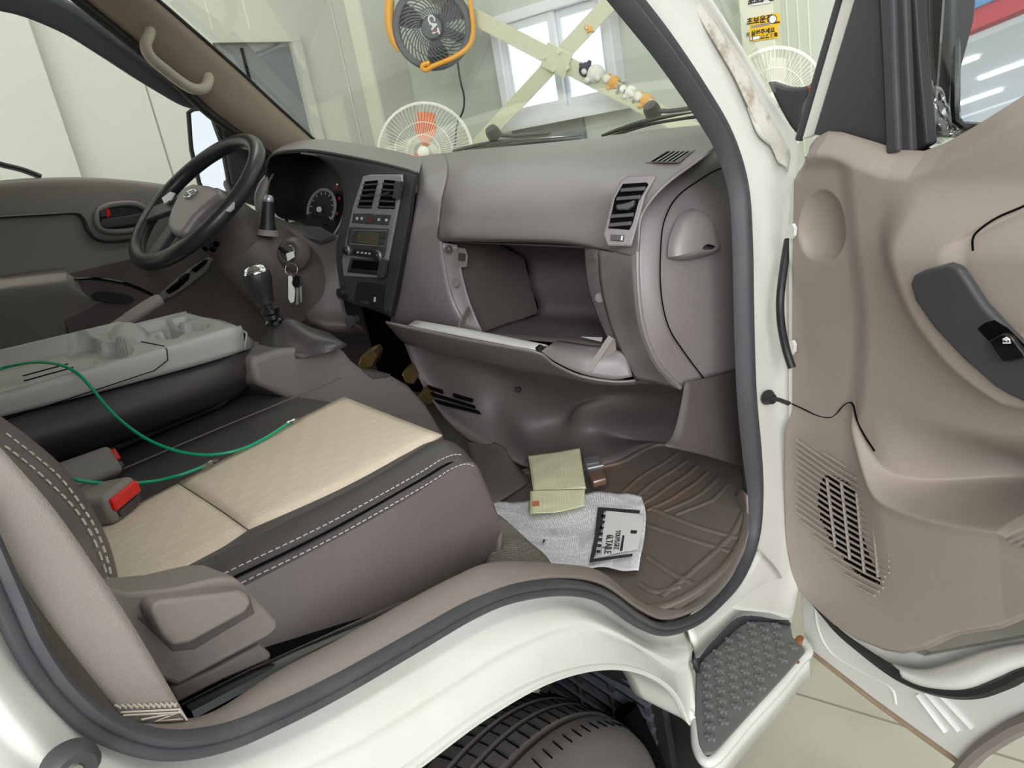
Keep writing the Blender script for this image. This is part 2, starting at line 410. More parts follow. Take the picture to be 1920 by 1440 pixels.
# ---- the far side of the yard: canopy building with blue and red fascia (seen only in the mirrors)
fac = thing('opposite_building', 'canopy building with blue and red fascia reflected in the door mirror', 'building', (0, -16, 0))
obj('back_wall', MB().box((0, -20.1, 2.4), (34, 0.2, 4.8)), 'facade_white', fac, smooth=False)
obj('fascia_blue', MB().box((0, -14, 6.2), (34, 0.3, 1.8)), 'facade_blue', fac, smooth=False)
obj('fascia_red', MB().box((0, -14.05, 5.15), (34, 0.3, 0.3)), 'facade_red', fac, smooth=False)
obj('canopy_ceiling', MB().box((0, -17, 4.9), (34, 6, 0.1)), 'facade_white', fac, smooth=False)
mat('led', (1, 1, 1, 1), 0.5, emit=(1, 1, 1, 1), estr=4.0)
for i in range(9):
    for j in range(3):
        obj('canopy_lamp', MB().box((-8+i*2.0+j*0.6, -15+-j*1.7, 4.83), (1.2, 0.09, 0.05)), 'led', fac, smooth=False)
rear = thing('rear_fascia', 'red and white fascia beam over the rear bay opening', 'beam', (-10.5, 0, 0))
obj('fascia_red', MB().box((-10.5, -1, 3.8), (0.25, 14, 0.45)), 'facade_red', rear, smooth=False)
obj('fascia_white', MB().box((-10.5, -1, 4.5), (0.25, 14, 0.95)), 'facade_white', rear, smooth=False)
for yy in (-8, 6): obj('post', MB().box((-10.5, yy, 1.8), (0.2, 0.2, 3.6)), 'facade_white', rear, smooth=False)
# ---- unseen ceiling lamps, added to light the workshop
for i, (x, y, wh_) in enumerate([(0.6, -2.4, 'above the open passenger door'), (3.0, -2.4, 'near the front wall, passenger side'), (-1.8, -2.4, 'behind the cab, passenger side'), (0.6, 1.3, 'beside the driver door'), (2.6, 1.3, 'above the standing fan corner'), (-1.8, 1.3, 'behind the cab, driver side')]):
    t = thing('added_ceiling_lamp', 'unseen added white LED batten ceiling lamp '+wh_, 'lamp', (x, y, ZC), 'added ceiling lamps')
    obj('housing', MB().box((x, y, ZC-0.03), (1.3, 0.14, 0.06)), 'facade_white', t, smooth=False)
    obj('tube', MB().box((x, y, ZC-0.07), (1.24, 0.09, 0.03)), 'led_added', t, smooth=False)
# ================================================================ truck cab shell
cab = thing('truck_cab', 'white painted truck cab body around the open passenger door opening', 'truck', (0.6, 0, 0))
SEAL = [(1000, -215, -.655), (1090, -110, -.68), (1178, 0, -.70), (1245, 85, -.715), (1310, 180, -.73), (1358, 262, -.745), (1386, 350, -.755), (1394, 450, -.76), (1397, 600, -.76),
        (1402, 740, -.76), (1412, 850, -.76), (1418, 930, -.76), (1413, 1010, -.76), (1384, 1085, -.76), (1330, 1145, -.76), (1285, 1172, -.76), (1240, 1180, -.76),
        (1195, 1162, -.76), (1130, 1117, -.76), (1060, 1102, -.76), (970, 1112, -.76), (890, 1142, -.76), (780, 1205, -.76), (640, 1285, -.76), (520, 1345, -.76),
        (420, 1385, -.76), (310, 1398, -.76), (200, 1365, -.755), (120, 1300, -.75), (60, 1215, -.745), (20, 1130, -.74), (-20, 1040, -.735), (-90, 880, -.72), (-220, 560, -.68)]
seal_pts = cr([Vector(q) for q in ((.03, -.645, 1.80), (.10, -.64, 1.865), (.30, -.635, 1.885), (.52, -.64, 1.875))]+[A(u, v, y=y) for u, v, y in SEAL]+[Vector((-.03, -.66, 1.62)), Vector((.0, -.648, 1.75)), Vector((.035, -.645, 1.80))], 5)
SP = [(-.017, -.010), (-.018, .003), (-.013, .009), (-.005, .009), (-.0015, .005), (.002, .009), (.009, .012), (.015, .008), (.017, -.010)]
obj('door_seal', MB().tube(seal_pts, [1.12 if i < 70 else (1.12-.62*min(1, (i-70)/18)) for i in range(len(seal_pts))], upv=(0, -1, 0), prof=SP), 'rubber', cab, auto=50)
# --- A pillar, door jamb side
AP_ = [[(1000, -215), (1030, -218), (1080, -225), (1125, -230), (1160, -225)],
       [(1090, -110), (1120, -112), (1170, -118), (1215, -122), (1250, -118)],
       [(1178, 0), (1205, -5), (1255, -8), (1300, -5), (1332, 0)],
       [(1245, 85), (1275, 80), (1320, 75), (1360, 72), (1388, 88)],
       [(1310, 180), (1340, 175), (1380, 168), (1415, 165), (1441, 178)],
       [(1358, 262), (1388, 258), (1425, 252), (1460, 250), (1490, 262)],
       [(1386, 350), (1410, 348), (1440, 345), (1468, 345), (1491, 348)],
       [(1394, 450), (1413, 450), (1440, 450), (1463, 450), (1482, 450)],
       [(1397, 600), (1417, 600), (1442, 600), (1460, 600), (1478, 600)],
       [(1402, 740), (1422, 740), (1450, 740), (1470, 740), (1492, 740)],
       [(1412, 850), (1432, 850), (1458, 850), (1478, 855), (1497, 860)],
       [(1418, 930), (1440, 935), (1465, 940), (1485, 950), (1503, 962)],
       [(1413, 1010), (1440, 1022), (1468, 1035), (1488, 1048), (1506, 1066)],
       [(1384, 1085), (1408, 1102), (1438, 1110), (1466, 1116), (1492, 1124)],
       [(1350, 1128), (1378, 1142), (1410, 1146), (1445, 1150), (1484, 1160)]]
AY = [-.68, -.695, -.705, -.715, -.73, -.745, -.755, -.757, -.757, -.757, -.757, -.757, -.757, -.757, -.757]
DY = [0.006, -.003, -.012, -.022, -.036]
rows = []
for r, y0 in zip(AP_, AY):
    y0 = max(y0, -.757)
    row = [A(u, v, y=y0+d) for (u, v), d in zip(r, DY)]
    row.append(row[-1]+Vector((0.04, 0.012, 0))); row.append(row[-1]+Vector((0.12, 0.06, 0)))
    rows.append(row)
def rail(p, o): return [p+Vector((0, .012, 0))]+[p+Vector((o[0]*k, dy, o[1]*k)) for k, dy in ((.018, .004), (.04, -.010), (.065, -.006), (.085, .01), (.10, .05), (.11, .12))]
rows = [rail(Vector((.30, -.635, 1.885)), (0, 1)), rail(Vector((.52, -.64, 1.875)), (.1, 1))]+rows
patch('a_pillar', rows, 'paint', cab, 4, 5, thick=0.004)
# dirty drip channel running down the pillar
ch = [A(u, v, y=y) for u, v, y in ((1300, -5, -.722), (1345, 70, -.733), (1385, 140, -.744), (1410, 190, -.755), (1440, 240, -.768), (1462, 282, -.775), (1468, 310, -.78))]
DLt = [(1284, -8, -.717), (1330, 70, -.731), (1372, 140, -.743), (1398, 195, -.752), (1420, 240, -.761), (1445, 278, -.768), (1456, 306, -.772)]
DRt = [(1306, -8, -.722), (1350, 62, -.735), (1396, 135, -.747), (1424, 190, -.758), (1458, 248, -.772), (1478, 285, -.779), (1474, 322, -.783)]
pa = [A(u, v, y=y)+Vector((0, -.003, 0)) for u, v, y in DLt]; pb = [A(u, v, y=y)+Vector((0, -.003, 0)) for u, v, y in DRt]
patch('drip_channel', [pa, [q.lerp(r_, .5)+Vector((0, -.005, 0)) for q, r_ in zip(pa, pb)], pb], 'stained_paint', cab, 6, 4, thick=.002)
ch2 = [A(u, v, y=y) for u, v, y in ((1405, 200, -.754), (1425, 250, -.763), (1452, 275, -.772), (1462, 295, -.776))]
obj('drip_channel', MB().tube(cr(ch2, 5), .004, 8, flat=0.5), 'paint', cab)
# --- rocker panel and wheel arch
RK = [[(1285, 1172), (1292, 1194), (1297, 1225), (1300, 1270), (1303, 1335)],
      [(1240, 1180), (1243, 1204), (1262, 1235), (1280, 1280), (1292, 1356)],
      [(1195, 1162), (1190, 1187), (1215, 1218), (1245, 1254), (1270, 1310)],
      [(1130, 1117), (1122, 1144), (1150, 1182), (1190, 1217), (1236, 1278)],
      [(1060, 1102), (1058, 1126), (1090, 1162), (1130, 1202), (1182, 1257)],
      [(970, 1112), (975, 1138), (1010, 1182), (1050, 1217), (1112, 1257)],
      [(890, 1142), (900, 1170), (935, 1217), (975, 1252), (1022, 1284)],
      [(780, 1205), (792, 1232), (830, 1282), (865, 1317), (908, 1350)],
      [(640, 1285), (652, 1310), (690, 1367), (725, 1412), (778, 1447)],
      [(520, 1345), (530, 1372), (560, 1432), (590, 1482), (640, 1542)],
      [(420, 1385), (425, 1412), (440, 1477), (460, 1532), (500, 1622)],
      [(310, 1398), (308, 1426), (305, 1492), (310, 1562), (320, 1662)],
      [(200, 1365), (188, 1390), (165, 1452), (150, 1532), (120, 1652)],
      [(120, 1300), (102, 1322), (60, 1377), (20, 1452), (-60, 1602)],
      [(60, 1215), (38, 1232), (-20, 1272), (-80, 1332), (-200, 1452)],
      [(20, 1130), (-5, 1144), (-70, 1172), (-150, 1202), (-300, 1282)],
      [(-90, 880), (-115, 887), (-180, 892), (-260, 902), (-420, 922)],
      [(-220, 560), (-245, 560), (-310, 560), (-400, 560), (-560, 560)]]
RY = [-.742, -.748, -.770, -.775, -.792]
rows = []
for k, r in enumerate(RK):
    off = 0.0 if k < 14 else (0.012, 0.02, 0.035, 0.07)[min(k-14, 3)]
    row = [A(u, v, y=y+off) for (u, v), y in zip(r, RY)]
    # rounded press line between the two flats
    row.insert(3, row[2].lerp(row[3], 0.5)+Vector((0, 0.0035, 0)))
    row.append(row[-1]+Vector((0, 0.012, 0.004))); row.append(row[-1]+Vector((0, 0.07, 0.012)))
    rows.append(row)
def post(p): return [p+Vector((-dx_, dy, 0)) for dx_, dy in ((0, .004), (.012, 0), (.05, -.012), (.07, -.014), (.09, -.014), (.16, -.01), (.17, .0), (.18, .06))]
rows += [post(Vector((-.03, -.66, 1.62))), post(Vector((.0, -.648, 1.76)))]
patch('rocker_panel', rows, 'paint', cab, 4, 5, thick=0.004)
# --- inner sill between the seal and the step
S1 = [A(1287, 1178, y=-.752), A(1332, 1150, y=-.752), A(1387, 1090, y=-.752), A(1420, 1030, y=-.757)]
S2 = [A(1298, 1212, y=-.752), A(1340, 1176, y=-.745), A(1402, 1122, y=-.752), A(1462, 1080, y=-.77)]
S3 = [A(1302, 1230, z=.462), A(1343, 1187, z=.462), A(1393, 1147, z=.462), A(1482, 1150, z=.462)]
S4 = [A(1300, 1262, z=.42), A(1307, 1238, z=.42), A(1392, 1164, z=.42), A(1486, 1168, z=.42)]
patch('step_well', [S1, S2, S3, S4], 'paint', cab, 5, 5, thick=0.004)
# step tub with a rolled white lip
lip = [A(u, v, z=.415) for u, v in ((1303, 1335), (1304, 1375), (1308, 1405), (1322, 1428), (1345, 1420), (1400, 1355), (1460, 1290), (1500, 1240), (1516, 1222), (1500, 1196))]
obj('step_lip', MB().tube(cr(lip, 5), .009, 10), 'paint', cab)
skirt = [[p for p in cr(lip, 3)], [p+Vector((0, -0.004, -0.05)) for p in cr(lip, 3)]]
obj('step_skirt', MB().grid(skirt), 'paint', cab, thick=0.003)
obj('rust_patch', MB().lathe([(0, .009), (.007, .008), (.010, .002)], A(1500, 1203, z=.417), (0, 0, 1), 9, sx=1.5), 'rust', cab)
for u, v, r in ((1474, 1262, .007), (1490, 1246, .009)):
    obj('rust_patch', MB().lathe([(0, .0095), (r, .0085), (r*1.3, .003)], A(u, v, z=.415), (0, 0, 1), 9), 'rust', cab)
# lower front corner of the cab behind the door
False and obj('front_corner', MB().prism([A(1478, 1050, y=-.80), A(1508, 1068, y=-.80), A(1514, 1200, y=-.80), A(1488, 1162, y=-.79)], (.05, .06, 0)), 'paint', cab, smooth=False)
# --- sill trim (scuff plate)
SO = [(262, 1390), (330, 1388), (420, 1366), (520, 1328), (640, 1268), (780, 1188), (890, 1126), (970, 1095), (1060, 1085), (1130, 1098), (1195, 1142), (1240, 1162), (1285, 1154), (1330, 1128), (1375, 1075), (1403, 1010), (1403, 930)]
SI = [(264, 1362), (345, 1362), (405, 1345), (520, 1268), (640, 1203), (760, 1135), (855, 1085), (925, 1060), (1040, 1064), (1120, 1076), (1188, 1128), (1225, 1142), (1270, 1128), (1312, 1095), (1352, 1040), (1378, 985), (1385, 920)]
r0 = [A(u, v, y=-.755) for u, v in SO]
r2 = [A(u, v, y=-.715) for u, v in SI]
r1 = [a.lerp(b, 0.45)+Vector((0, 0, .006)) for a, b in zip(r0, r2)]
r3 = [p+Vector((0, .014, -.03)) for p in r2]; r4 = [p+Vector((0, .05, -.05)) for p in r2]
st = patch('sill_trim', [r0, r1, r2, r3, r4], 'trim', cab, 5, 4, thick=0.003)
for u, v in ((535, 1286), (795, 1147)):
    p = A(u, v, y=-.728)
    obj('plug', MB().lathe([(0, .006), (.0085, .006), (.010, .0045), (.010, -.003)], p, (0, -.35, 1), 20), 'trim', st)
# --- cab tub: floor, engine cover, rear wall, roof, far side
obj('floor_pan', MB().box((1.19, 0, .70), (0.84, 1.47, .04)), 'floor_lining', cab, smooth=False)
obj('engine_cover', MB().box((0.27, 0.06, .905), (0.58, 1.16, .21)), 'floor_lining', cab, smooth=False, bevel=.03, bseg=4)
obj('rear_wall', MB().box((-.09, 0, 1.33), (.04, 1.36, 1.15)), 'driver_trim', cab, smooth=False)
roof = [[Vector((x, y, z+.05*(1-(y/.68)**2))) for y in (-.66, -.35, 0, .35, .66)] for x, z in ((-.11, 1.90), (.3, 1.95), (.7, 1.95), (1.10, 1.93))]
patch('roof', roof, 'paint', cab, 5, 5, thick=0.02)
obj('driver_side', MB().box((.25, .78, .78), (.9, .03, .55)), 'paint', cab, smooth=False)
obj('front_panel', MB().box((1.60, 0.02, 1.0), (.02, 1.30, .70)), 'paint', cab, smooth=False)
obj('firewall', MB().box((1.57, 0.02, 1.0), (.02, 1.28, .66)), 'shade_black', cab, smooth=False)
obj('b_pillar', MB().prism([Vector((.0, .70, 1.0)), Vector((.10, .70, 1.0)), Vector((.02, .62, 1.93)), Vector((-.1, .62, 1.93))], (0, .06, 0)), 'driver_trim', cab, smooth=False)
# belt lower quarter trim behind the seat
qt = [[A(u, v, y=y) for u, v, y in r] for r in (
    [(-60, 980, -.70), (10, 1010, -.70), (60, 1060, -.68), (140, 1080, -.66)],
    [(-20, 1090, -.71), (45, 1130, -.71), (100, 1190, -.69), (200, 1220, -.66)],
    [(40, 1200, -.72), (90, 1250, -.72), (150, 1290, -.70), (260, 1330, -.67)],
    [(110, 1300, -.735), (170, 1350, -.735), (240, 1370, -.735), (300, 1375, -.73)])]
patch('quarter_trim', qt, 'trim', cab, 5, 5, thick=0.003)
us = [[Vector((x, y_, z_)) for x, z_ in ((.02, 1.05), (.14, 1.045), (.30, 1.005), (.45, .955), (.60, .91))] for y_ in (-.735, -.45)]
patch('under_seat_floor', us, 'shade_black', cab, 4, 2, thick=.004)
obj('driver_kick_panel', MB().box((1.15, .68, 1.0), (.9, .02, .62)), 'dash_low', cab, smooth=False)
# --- windshield
gl = [[Vector((1.73-.07*(y/.7)**2, y, 1.375)) for y in (-.68, -.4, 0, .4, .69)], [Vector((1.46-.07*(y/.7)**2, y*.97, 1.655)) for y in (-.68, -.4, 0, .4, .69)],
      [Vector((1.14-.07*(y/.7)**2, y*.92, 1.94)) for y in (-.68, -.4, 0, .4, .69)]]
patch('windshield', gl, 'windshield', cab, 6, 6, thick=0.004)
# --- driver side pillar trim
L_ = [(100, -45, .66), (157, 0, .67), (300, 118, .68), (400, 212, .69), (505, 287, .70), (540, 320, .70)]
R_ = [(235, -45, .60), (290, 0, .60), (440, 130, .625), (510, 195, .64), (584, 262, .65), (610, 290, .65)]
a = [A(u, v, y=y) for u, v, y in L_]; b = [A(u, v, y=y) for u, v, y in R_]
m1 = [p.lerp(q, .3)+Vector((-.012, -.022, 0)) for p, q in zip(a, b)]; m2 = [p.lerp(q, .75)+Vector((-.008, -.016, 0)) for p, q in zip(a, b)]
patch('pillar_trim', [a, m1, m2, b], 'pillar_trim', cab, 5, 5, thick=0.004)
obj('glass_edge', MB().tube(cr([p+Vector((.004, -.004, .002)) for p in b], 5), .0045, 8), 'black_plastic', cab)
obj('aperture_seal', MB().tube(cr([p+Vector((-.012, .0, .0)) for p in a], 5), .013, 10), 'black_plastic', cab)
hp = [A(u, v, y=y) for u, v, y in ((283, 52, .645), (279, 66, .615), (273, 85, .60), (283, 108, .60), (312, 133, .605), (345, 158, .61), (365, 167, .61), (383, 165, .615), (391, 150, .625), (389, 140, .65))]
gh = obj('grab_handle', MB().tube(cr(hp, 6), .0135, 14), 'handle', cab)
for u, v, y in ((283, 58, .652), (391, 145, .652)):
    obj('handle_boss', MB().lathe([(0, .010), (.016, .009), (.020, .002), (.021, -.006)], A(u, v, y=y), (-.5, -.8, .2), 18), 'handle', gh)
# --- wheel well and splash guard
obj('wheel_well', MB().box((.40, -.36, .60), (.90, .03, .56)), 'shade_black', cab, smooth=False)
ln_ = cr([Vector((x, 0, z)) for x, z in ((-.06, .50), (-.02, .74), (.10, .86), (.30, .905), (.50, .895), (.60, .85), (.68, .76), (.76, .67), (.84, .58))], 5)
obj('wheel_well_top', MB().grid([[Vector((p.x, y_, p.z)) for p in ln_] for y_ in (-.752, -.55, -.37)]), 'shade_black', cab, thick=.004)
sg = obj('splash_guard', MB().prism([Vector((.925, -.645, .28)), Vector((.915, -.645, .46)), Vector((.87, -.645, .57)), Vector((.82, -.645, .63)), Vector((.835, -.645, .635)), Vector((.885, -.645, .58)), Vector((.935, -.645, .46)), Vector((.945, -.645, .28))], (0, .28, 0)), 'black_plastic', cab, smooth=False)
gx = Vector((.905, 0, .36)); 
for k in range(7):
    t = k/6
    obj('guard_rib', MB().box((.912-.004*t, -.51, .34+.03*k), (.012, .25, .008), Matrix.Rotation(radians(20), 3, 'X')), 'frame_grey', sg, smooth=False)
for k in range(4):
    obj('guard_rib', MB().box((.912, -.62+.07*k, .42), (.014, .008, .26)), 'rubber', sg, smooth=False)
obj('mud_flap', MB().box((.975, -.58, .24), (.012, .22, .26)), 'black_plastic', cab, smooth=False)
obj('hose', MB().tube(cr([Vector((.84, -.66, .16)), Vector((.86, -.655, .26)), Vector((.865, -.64, .36)), Vector((.87, -.60, .46))], 5), .022, 10), 'shade_black', cab)
# latch striker at the bottom left
sp = A(135, 1432, y=-.785)
lk = obj('striker_cover', MB().lathe([(0, .008), (.008, .0075), (.011, .004), (.012, -.004)], sp, (0, -1, 0), 24, sx=1.25, ref=(1, 0, -.4)), 'charcoal', cab)
obj('screw', MB().lathe([(0, .010), (.004, .0095), (.005, .007)], sp+Vector((-.002, 0, .0)), (0, -1, 0), 14), 'steel', lk)

# ================================================================ step mat
P0 = [(1304, 1262), (1309, 1238), (1392, 1166), (1440, 1162), (1482, 1170), (1486, 1192), (1511, 1222), (1480, 1258), (1340, 1412), (1320, 1412), (1310, 1395), (1302, 1340)]
zs = .425
sm = thing('step_mat', 'grey ribbed rubber step mat below the passenger door opening', 'step mat', A(1400, 1280, z=zs))
base = [A(u, v, z=zs) for u, v in P0]
obj('base', MB().prism(base, (0, 0, -.012)), 'step_rubber', sm, smooth=False, bevel=.003)
rim = [A(u, v, z=zs) for u, v in ((1304, 1262), (1309, 1238), (1345, 1206), (1392, 1166), (1440, 1162), (1483, 1170))]
rimr = [[p for p in rim], [p+Vector((-.004, .003, .03)) for p in rim]]
patch('rim', [rimr[0], rimr[1]], 'rubber', sm, 4, 2, thick=.008)
c0 = A(1400, 1280, z=zs); ax = (A(1470, 1205, z=zs)-A(1330, 1375, z=zs)).normalized(); ay = Vector((0, 0, 1)).cross(ax)
def inside(p, poly):
    c = False; n = len(poly)
    for i in range(n):
        a, b = poly[i], poly[i-1]
        if (a.y > p.y) != (b.y > p.y) and p.x < (b.x-a.x)*(p.y-a.y)/(b.y-a.y)+a.x: c = not c
    return c
stud = None
for i in range(-11, 12):
    for j in range(-8, 9):
        c = c0+ax*(i*.0215)+ay*(j*.028+(i % 2)*.014)
        if all(inside(c+ax*dx+ay*dy, base) for dx, dy in ((.012, 0), (-.012, 0), (0, .012), (0, -.012))):
            if stud is None:
                b_ = MB().frame_box((0, 0, .002), ax, ay, (0, 0, 1), (.0075, .019, .007)); b_.frame_box((0, 0, .002), ax, ay, (0, 0, 1), (.015, .006, .006))
                stud = obj('tread_stud', b_, 'step_rubber', sm, smooth=False, bevel=.0015, bseg=1); o = stud
            else:
                o = stud.copy(); COL.objects.link(o)
            o.location = c-Vector(sm['_w'])

# ================================================================ front tyre
tc = Vector((.50, -.60, .34))
ty = thing('front_tyre', 'worn black front tyre under the white wheel arch', 'tyre', (tc.x, tc.y, 0))
prof = []
for a_, r_ in ((-.095, .20), (-.108, .25), (-.106, .30), (-.098, .335), (-.082, .352), (-.062, .360), (-.058, .3605), (-.056, .352), (-.046, .352), (-.044, .362), (-.020, .365), (-.018, .357), (-.012, .357), (-.010, .365),
               (.010, .365), (.012, .357), (.018, .357), (.020, .365), (.048, .362), (.050, .353), (.056, .353), (.058, .3605), (.062, .360), (.082, .352), (.098, .335), (.106, .30), (.108, .25), (.095, .20)):
    prof.append((r_-.025, a_*.95))
obj('carcass', MB().lathe(prof, tc, (0, 1, 0), 96), 'tyre', ty, auto=35)
sipe = None
sb = MB()
for k in range(90):
    an = 2*pi*k/90
    for yy, ln, sk in ((-.034, .026, .05), (.034, .026, -.05), (-.078, .026, .12), (.0, .016, .0)):
        a2 = an+sk*.2
        rr = .3645 if abs(yy) < .06 else .3560
        c = tc+Vector((cos(a2)*(rr-.0245), yy*.95, sin(a2)*(rr-.0245))); rad = Vector((cos(a2), 0, sin(a2))); tg = Vector((-sin(a2), sk*3, cos(a2))).normalized()
        sb.frame_box(c, rad, tg, rad.cross(tg), (.002, .0014, ln))
o = obj('tread_sipes', sb, 'shade_black', ty, smooth=False); o['kind'] = 'stuff'
obj('rim', MB().lathe([(.20, -.095), (.195, -.05), (.12, -.04), (.0, -.05)], tc, (0, 1, 0), 40), 'steel', ty)
# ================================================================ dashboard
def G(rows):                                         # rows of (u, v, 'axis', value)
    return [[A(u, v, **{k: val}) for u, v, k, val in r] for r in rows]
def GX(rows): return [[A(u, v, x=x) for u, v, x in r] for r in rows]
def GY(rows): return [[A(u, v, y=y) for u, v, y in r] for r in rows]
dash = thing('dashboard', 'brown grey moulded truck dashboard with open glove box', 'dashboard', (1.25, 0, .95))
up = GX([
    [(830, 287, 1.52), (865, 283, 1.525), (900, 279, 1.53), (1000, 270, 1.54), (1090, 261, 1.54), (1190, 248, 1.53), (1265, 239, 1.51), (1335, 233, 1.46), (1372, 232, 1.38)],
    [(835, 296, 1.38), (868, 292, 1.38), (905, 288, 1.38), (1000, 280, 1.38), (1090, 273, 1.37), (1195, 262, 1.36), (1268, 256, 1.34), (1345, 252, 1.29), (1380, 254, 1.24)],
    [(838, 308, 1.285), (868, 303, 1.28), (905, 299, 1.28), (1000, 291, 1.28), (1090, 288, 1.27), (1195, 285, 1.26), (1262, 290, 1.23), (1322, 282, 1.20), (1345, 272, 1.18)],
    [(838, 332, 1.218), (864, 326, 1.205), (905, 320, 1.21), (1000, 314, 1.21), (1085, 314, 1.20), (1180, 318, 1.18), (1230, 322, 1.165), (1272, 320, 1.15), (1300, 304, 1.14)],
    [(828, 372, 1.158), (856, 367, 1.142), (905, 360, 1.145), (1000, 356, 1.145), (1080, 357, 1.14), (1150, 362, 1.12), (1195, 362, 1.10), (1225, 362, 1.09), (1240, 350, 1.085)],
    [(823, 412, 1.124), (850, 409, 1.098), (905, 405, 1.10), (1000, 405, 1.10), (1075, 408, 1.10), (1135, 412, 1.095), (1170, 412, 1.08), (1192, 412, 1.07), (1203, 400, 1.065)],
    [(820, 443, 1.114), (848, 443, 1.088), (905, 443, 1.09), (1000, 445, 1.09), (1070, 449, 1.09), (1128, 460, 1.09), (1160, 465, 1.07), (1185, 465, 1.06), (1197, 450, 1.055)],
    [(826, 453, 1.120), (850, 453, 1.110), (905, 454, 1.11), (1000, 455, 1.11), (1070, 459, 1.11), (1128, 468, 1.10), (1160, 475, 1.075), (1185, 480, 1.06), (1196, 475, 1.055)]])
patch('upper_panel', up, 'dash', dash, 5, 5, thick=0.004)
low_l = GX([[(768, 296, 1.50), (800, 291, 1.51), (831, 287, 1.52)], [(774, 304, 1.38), (806, 299, 1.38), (836, 296, 1.38)], [(780, 318, 1.28), (810, 312, 1.282), (839, 308, 1.285)],
            [(783, 345, 1.19), (811, 338, 1.206), (839, 332, 1.218)], [(779, 380, 1.14), (804, 375, 1.150), (829, 372, 1.158)], [(774, 415, 1.115), (798, 413, 1.120), (824, 412, 1.124)],
            [(767, 450, 1.114), (795, 452, 1.116), (828, 456, 1.119)], [(757, 492, 1.12), (792, 500, 1.114), (836, 510, 1.118)], [(745, 545, 1.13), (795, 552, 1.115), (850, 565, 1.118)],
            [(733, 595, 1.14), (800, 600, 1.13), (876, 618, 1.118)], [(733, 612, 1.18), (800, 630, 1.18), (885, 650, 1.15)]])
patch('centre_side_panel', low_l, 'dash', dash, 5, 5, thick=0.004)
low_r = G([[(1124, 468, 'x', 1.10), (1160, 472, 'x', 1.08), (1197, 462, 'y', -.628)], [(1128, 530, 'x', 1.11), (1162, 530, 'x', 1.085), (1196, 525, 'y', -.63)],
           [(1144, 600, 'x', 1.115), (1176, 610, 'x', 1.09), (1206, 612, 'y', -.632)], [(1168, 660, 'x', 1.12), (1200, 670, 'x', 1.10), (1233, 680, 'y', -.64)], [(1192, 708, 'x', 1.125), (1225, 715, 'x', 1.12), (1275, 727, 'y', -.652)]])
patch('right_panel', low_r, 'dash', dash, 5, 5, thick=0.004)
# ---- end cap facing the door opening
cap = GY([[(1337, 277, -.625), (1356, 282, -.64), (1375, 290, -.655), (1396, 305, -.67)],
          [(1266, 328, -.625), (1300, 330, -.645), (1350, 340, -.665), (1402, 350, -.69)],
          [(1216, 364, -.625), (1262, 372, -.648), (1325, 385, -.675), (1404, 400, -.70)],
          [(1199, 415, -.626), (1242, 425, -.650), (1310, 440, -.682), (1406, 450, -.71)],
          [(1196, 520, -.63), (1238, 525, -.655), (1310, 535, -.685), (1406, 540, -.712)],
          [(1206, 612, -.632), (1252, 610, -.66), (1320, 610, -.687), (1406, 610, -.712)],
          [(1233, 680, -.64), (1282, 658, -.665), (1335, 655, -.69), (1408, 655, -.712)],
          [(1275, 727, -.652), (1322, 713, -.675), (1355, 703, -.69), (1410, 688, -.712)]])
patch('end_cap', cap, 'dash', dash, 5, 5, thick=0.004)
seam = cr(GY([[(1396, 318, -.675), (1352, 316, -.664), (1310, 338, -.652), (1270, 368, -.652), (1248, 405, -.653), (1239, 450, -.655), (1238, 540, -.657), (1252, 610, -.662), (1282, 660, -.667), (1322, 713, -.677)]])[0], 6)
obj('end_cap_seam', MB().tube([p+Vector((-.001, -.0012, 0)) for p in seam], .0012, 6), 'shade_black', dash)
ridge = cr(GY([[(1337, 277, -.625), (1300, 304, -.625), (1266, 328, -.625), (1236, 348, -.625), (1216, 364, -.625), (1203, 392, -.625), (1197, 440, -.627), (1196, 520, -.63), (1206, 612, -.632), (1233, 680, -.64), (1275, 727, -.652)]])[0], 6)
obj('end_cap_edge', MB().tube(ridge, .004, 8), 'dash', dash)
# half dome bulge with a flat underside
ou = [(1252, 482), (1254, 455), (1262, 428), (1275, 404), (1293, 391), (1312, 395), (1328, 415), (1338, 445), (1339, 466), (1320, 478), (1290, 486), (1265, 488)]
n0 = Vector((-.35, -.94, 0)).normalized()
ring = [A(u, v, y=-.664-(u-1252)*.0002) for u, v in ou]; cc = sum(ring, Vector())/len(ring)+Vector((0, 0, -.012))
rows = [ring+[ring[0]]]
for s_, h_ in ((.93, .012), (.78, .022), (.5, .030), (.2, .034), (0.01, .0345)):
    rr = []
    for p_ in ring:
        q_ = cc+(p_-cc)*s_+n0*h_
        q_ = q_.lerp(p_+n0*h_*.9, .5*max(0, min(1, (cc.z-p_.z)/.03)))
        rr.append(q_)
    rows.append(rr+[rr[0]])
patch('end_cap_bulge', rows, 'dash', dash, 3, 3, thick=0)
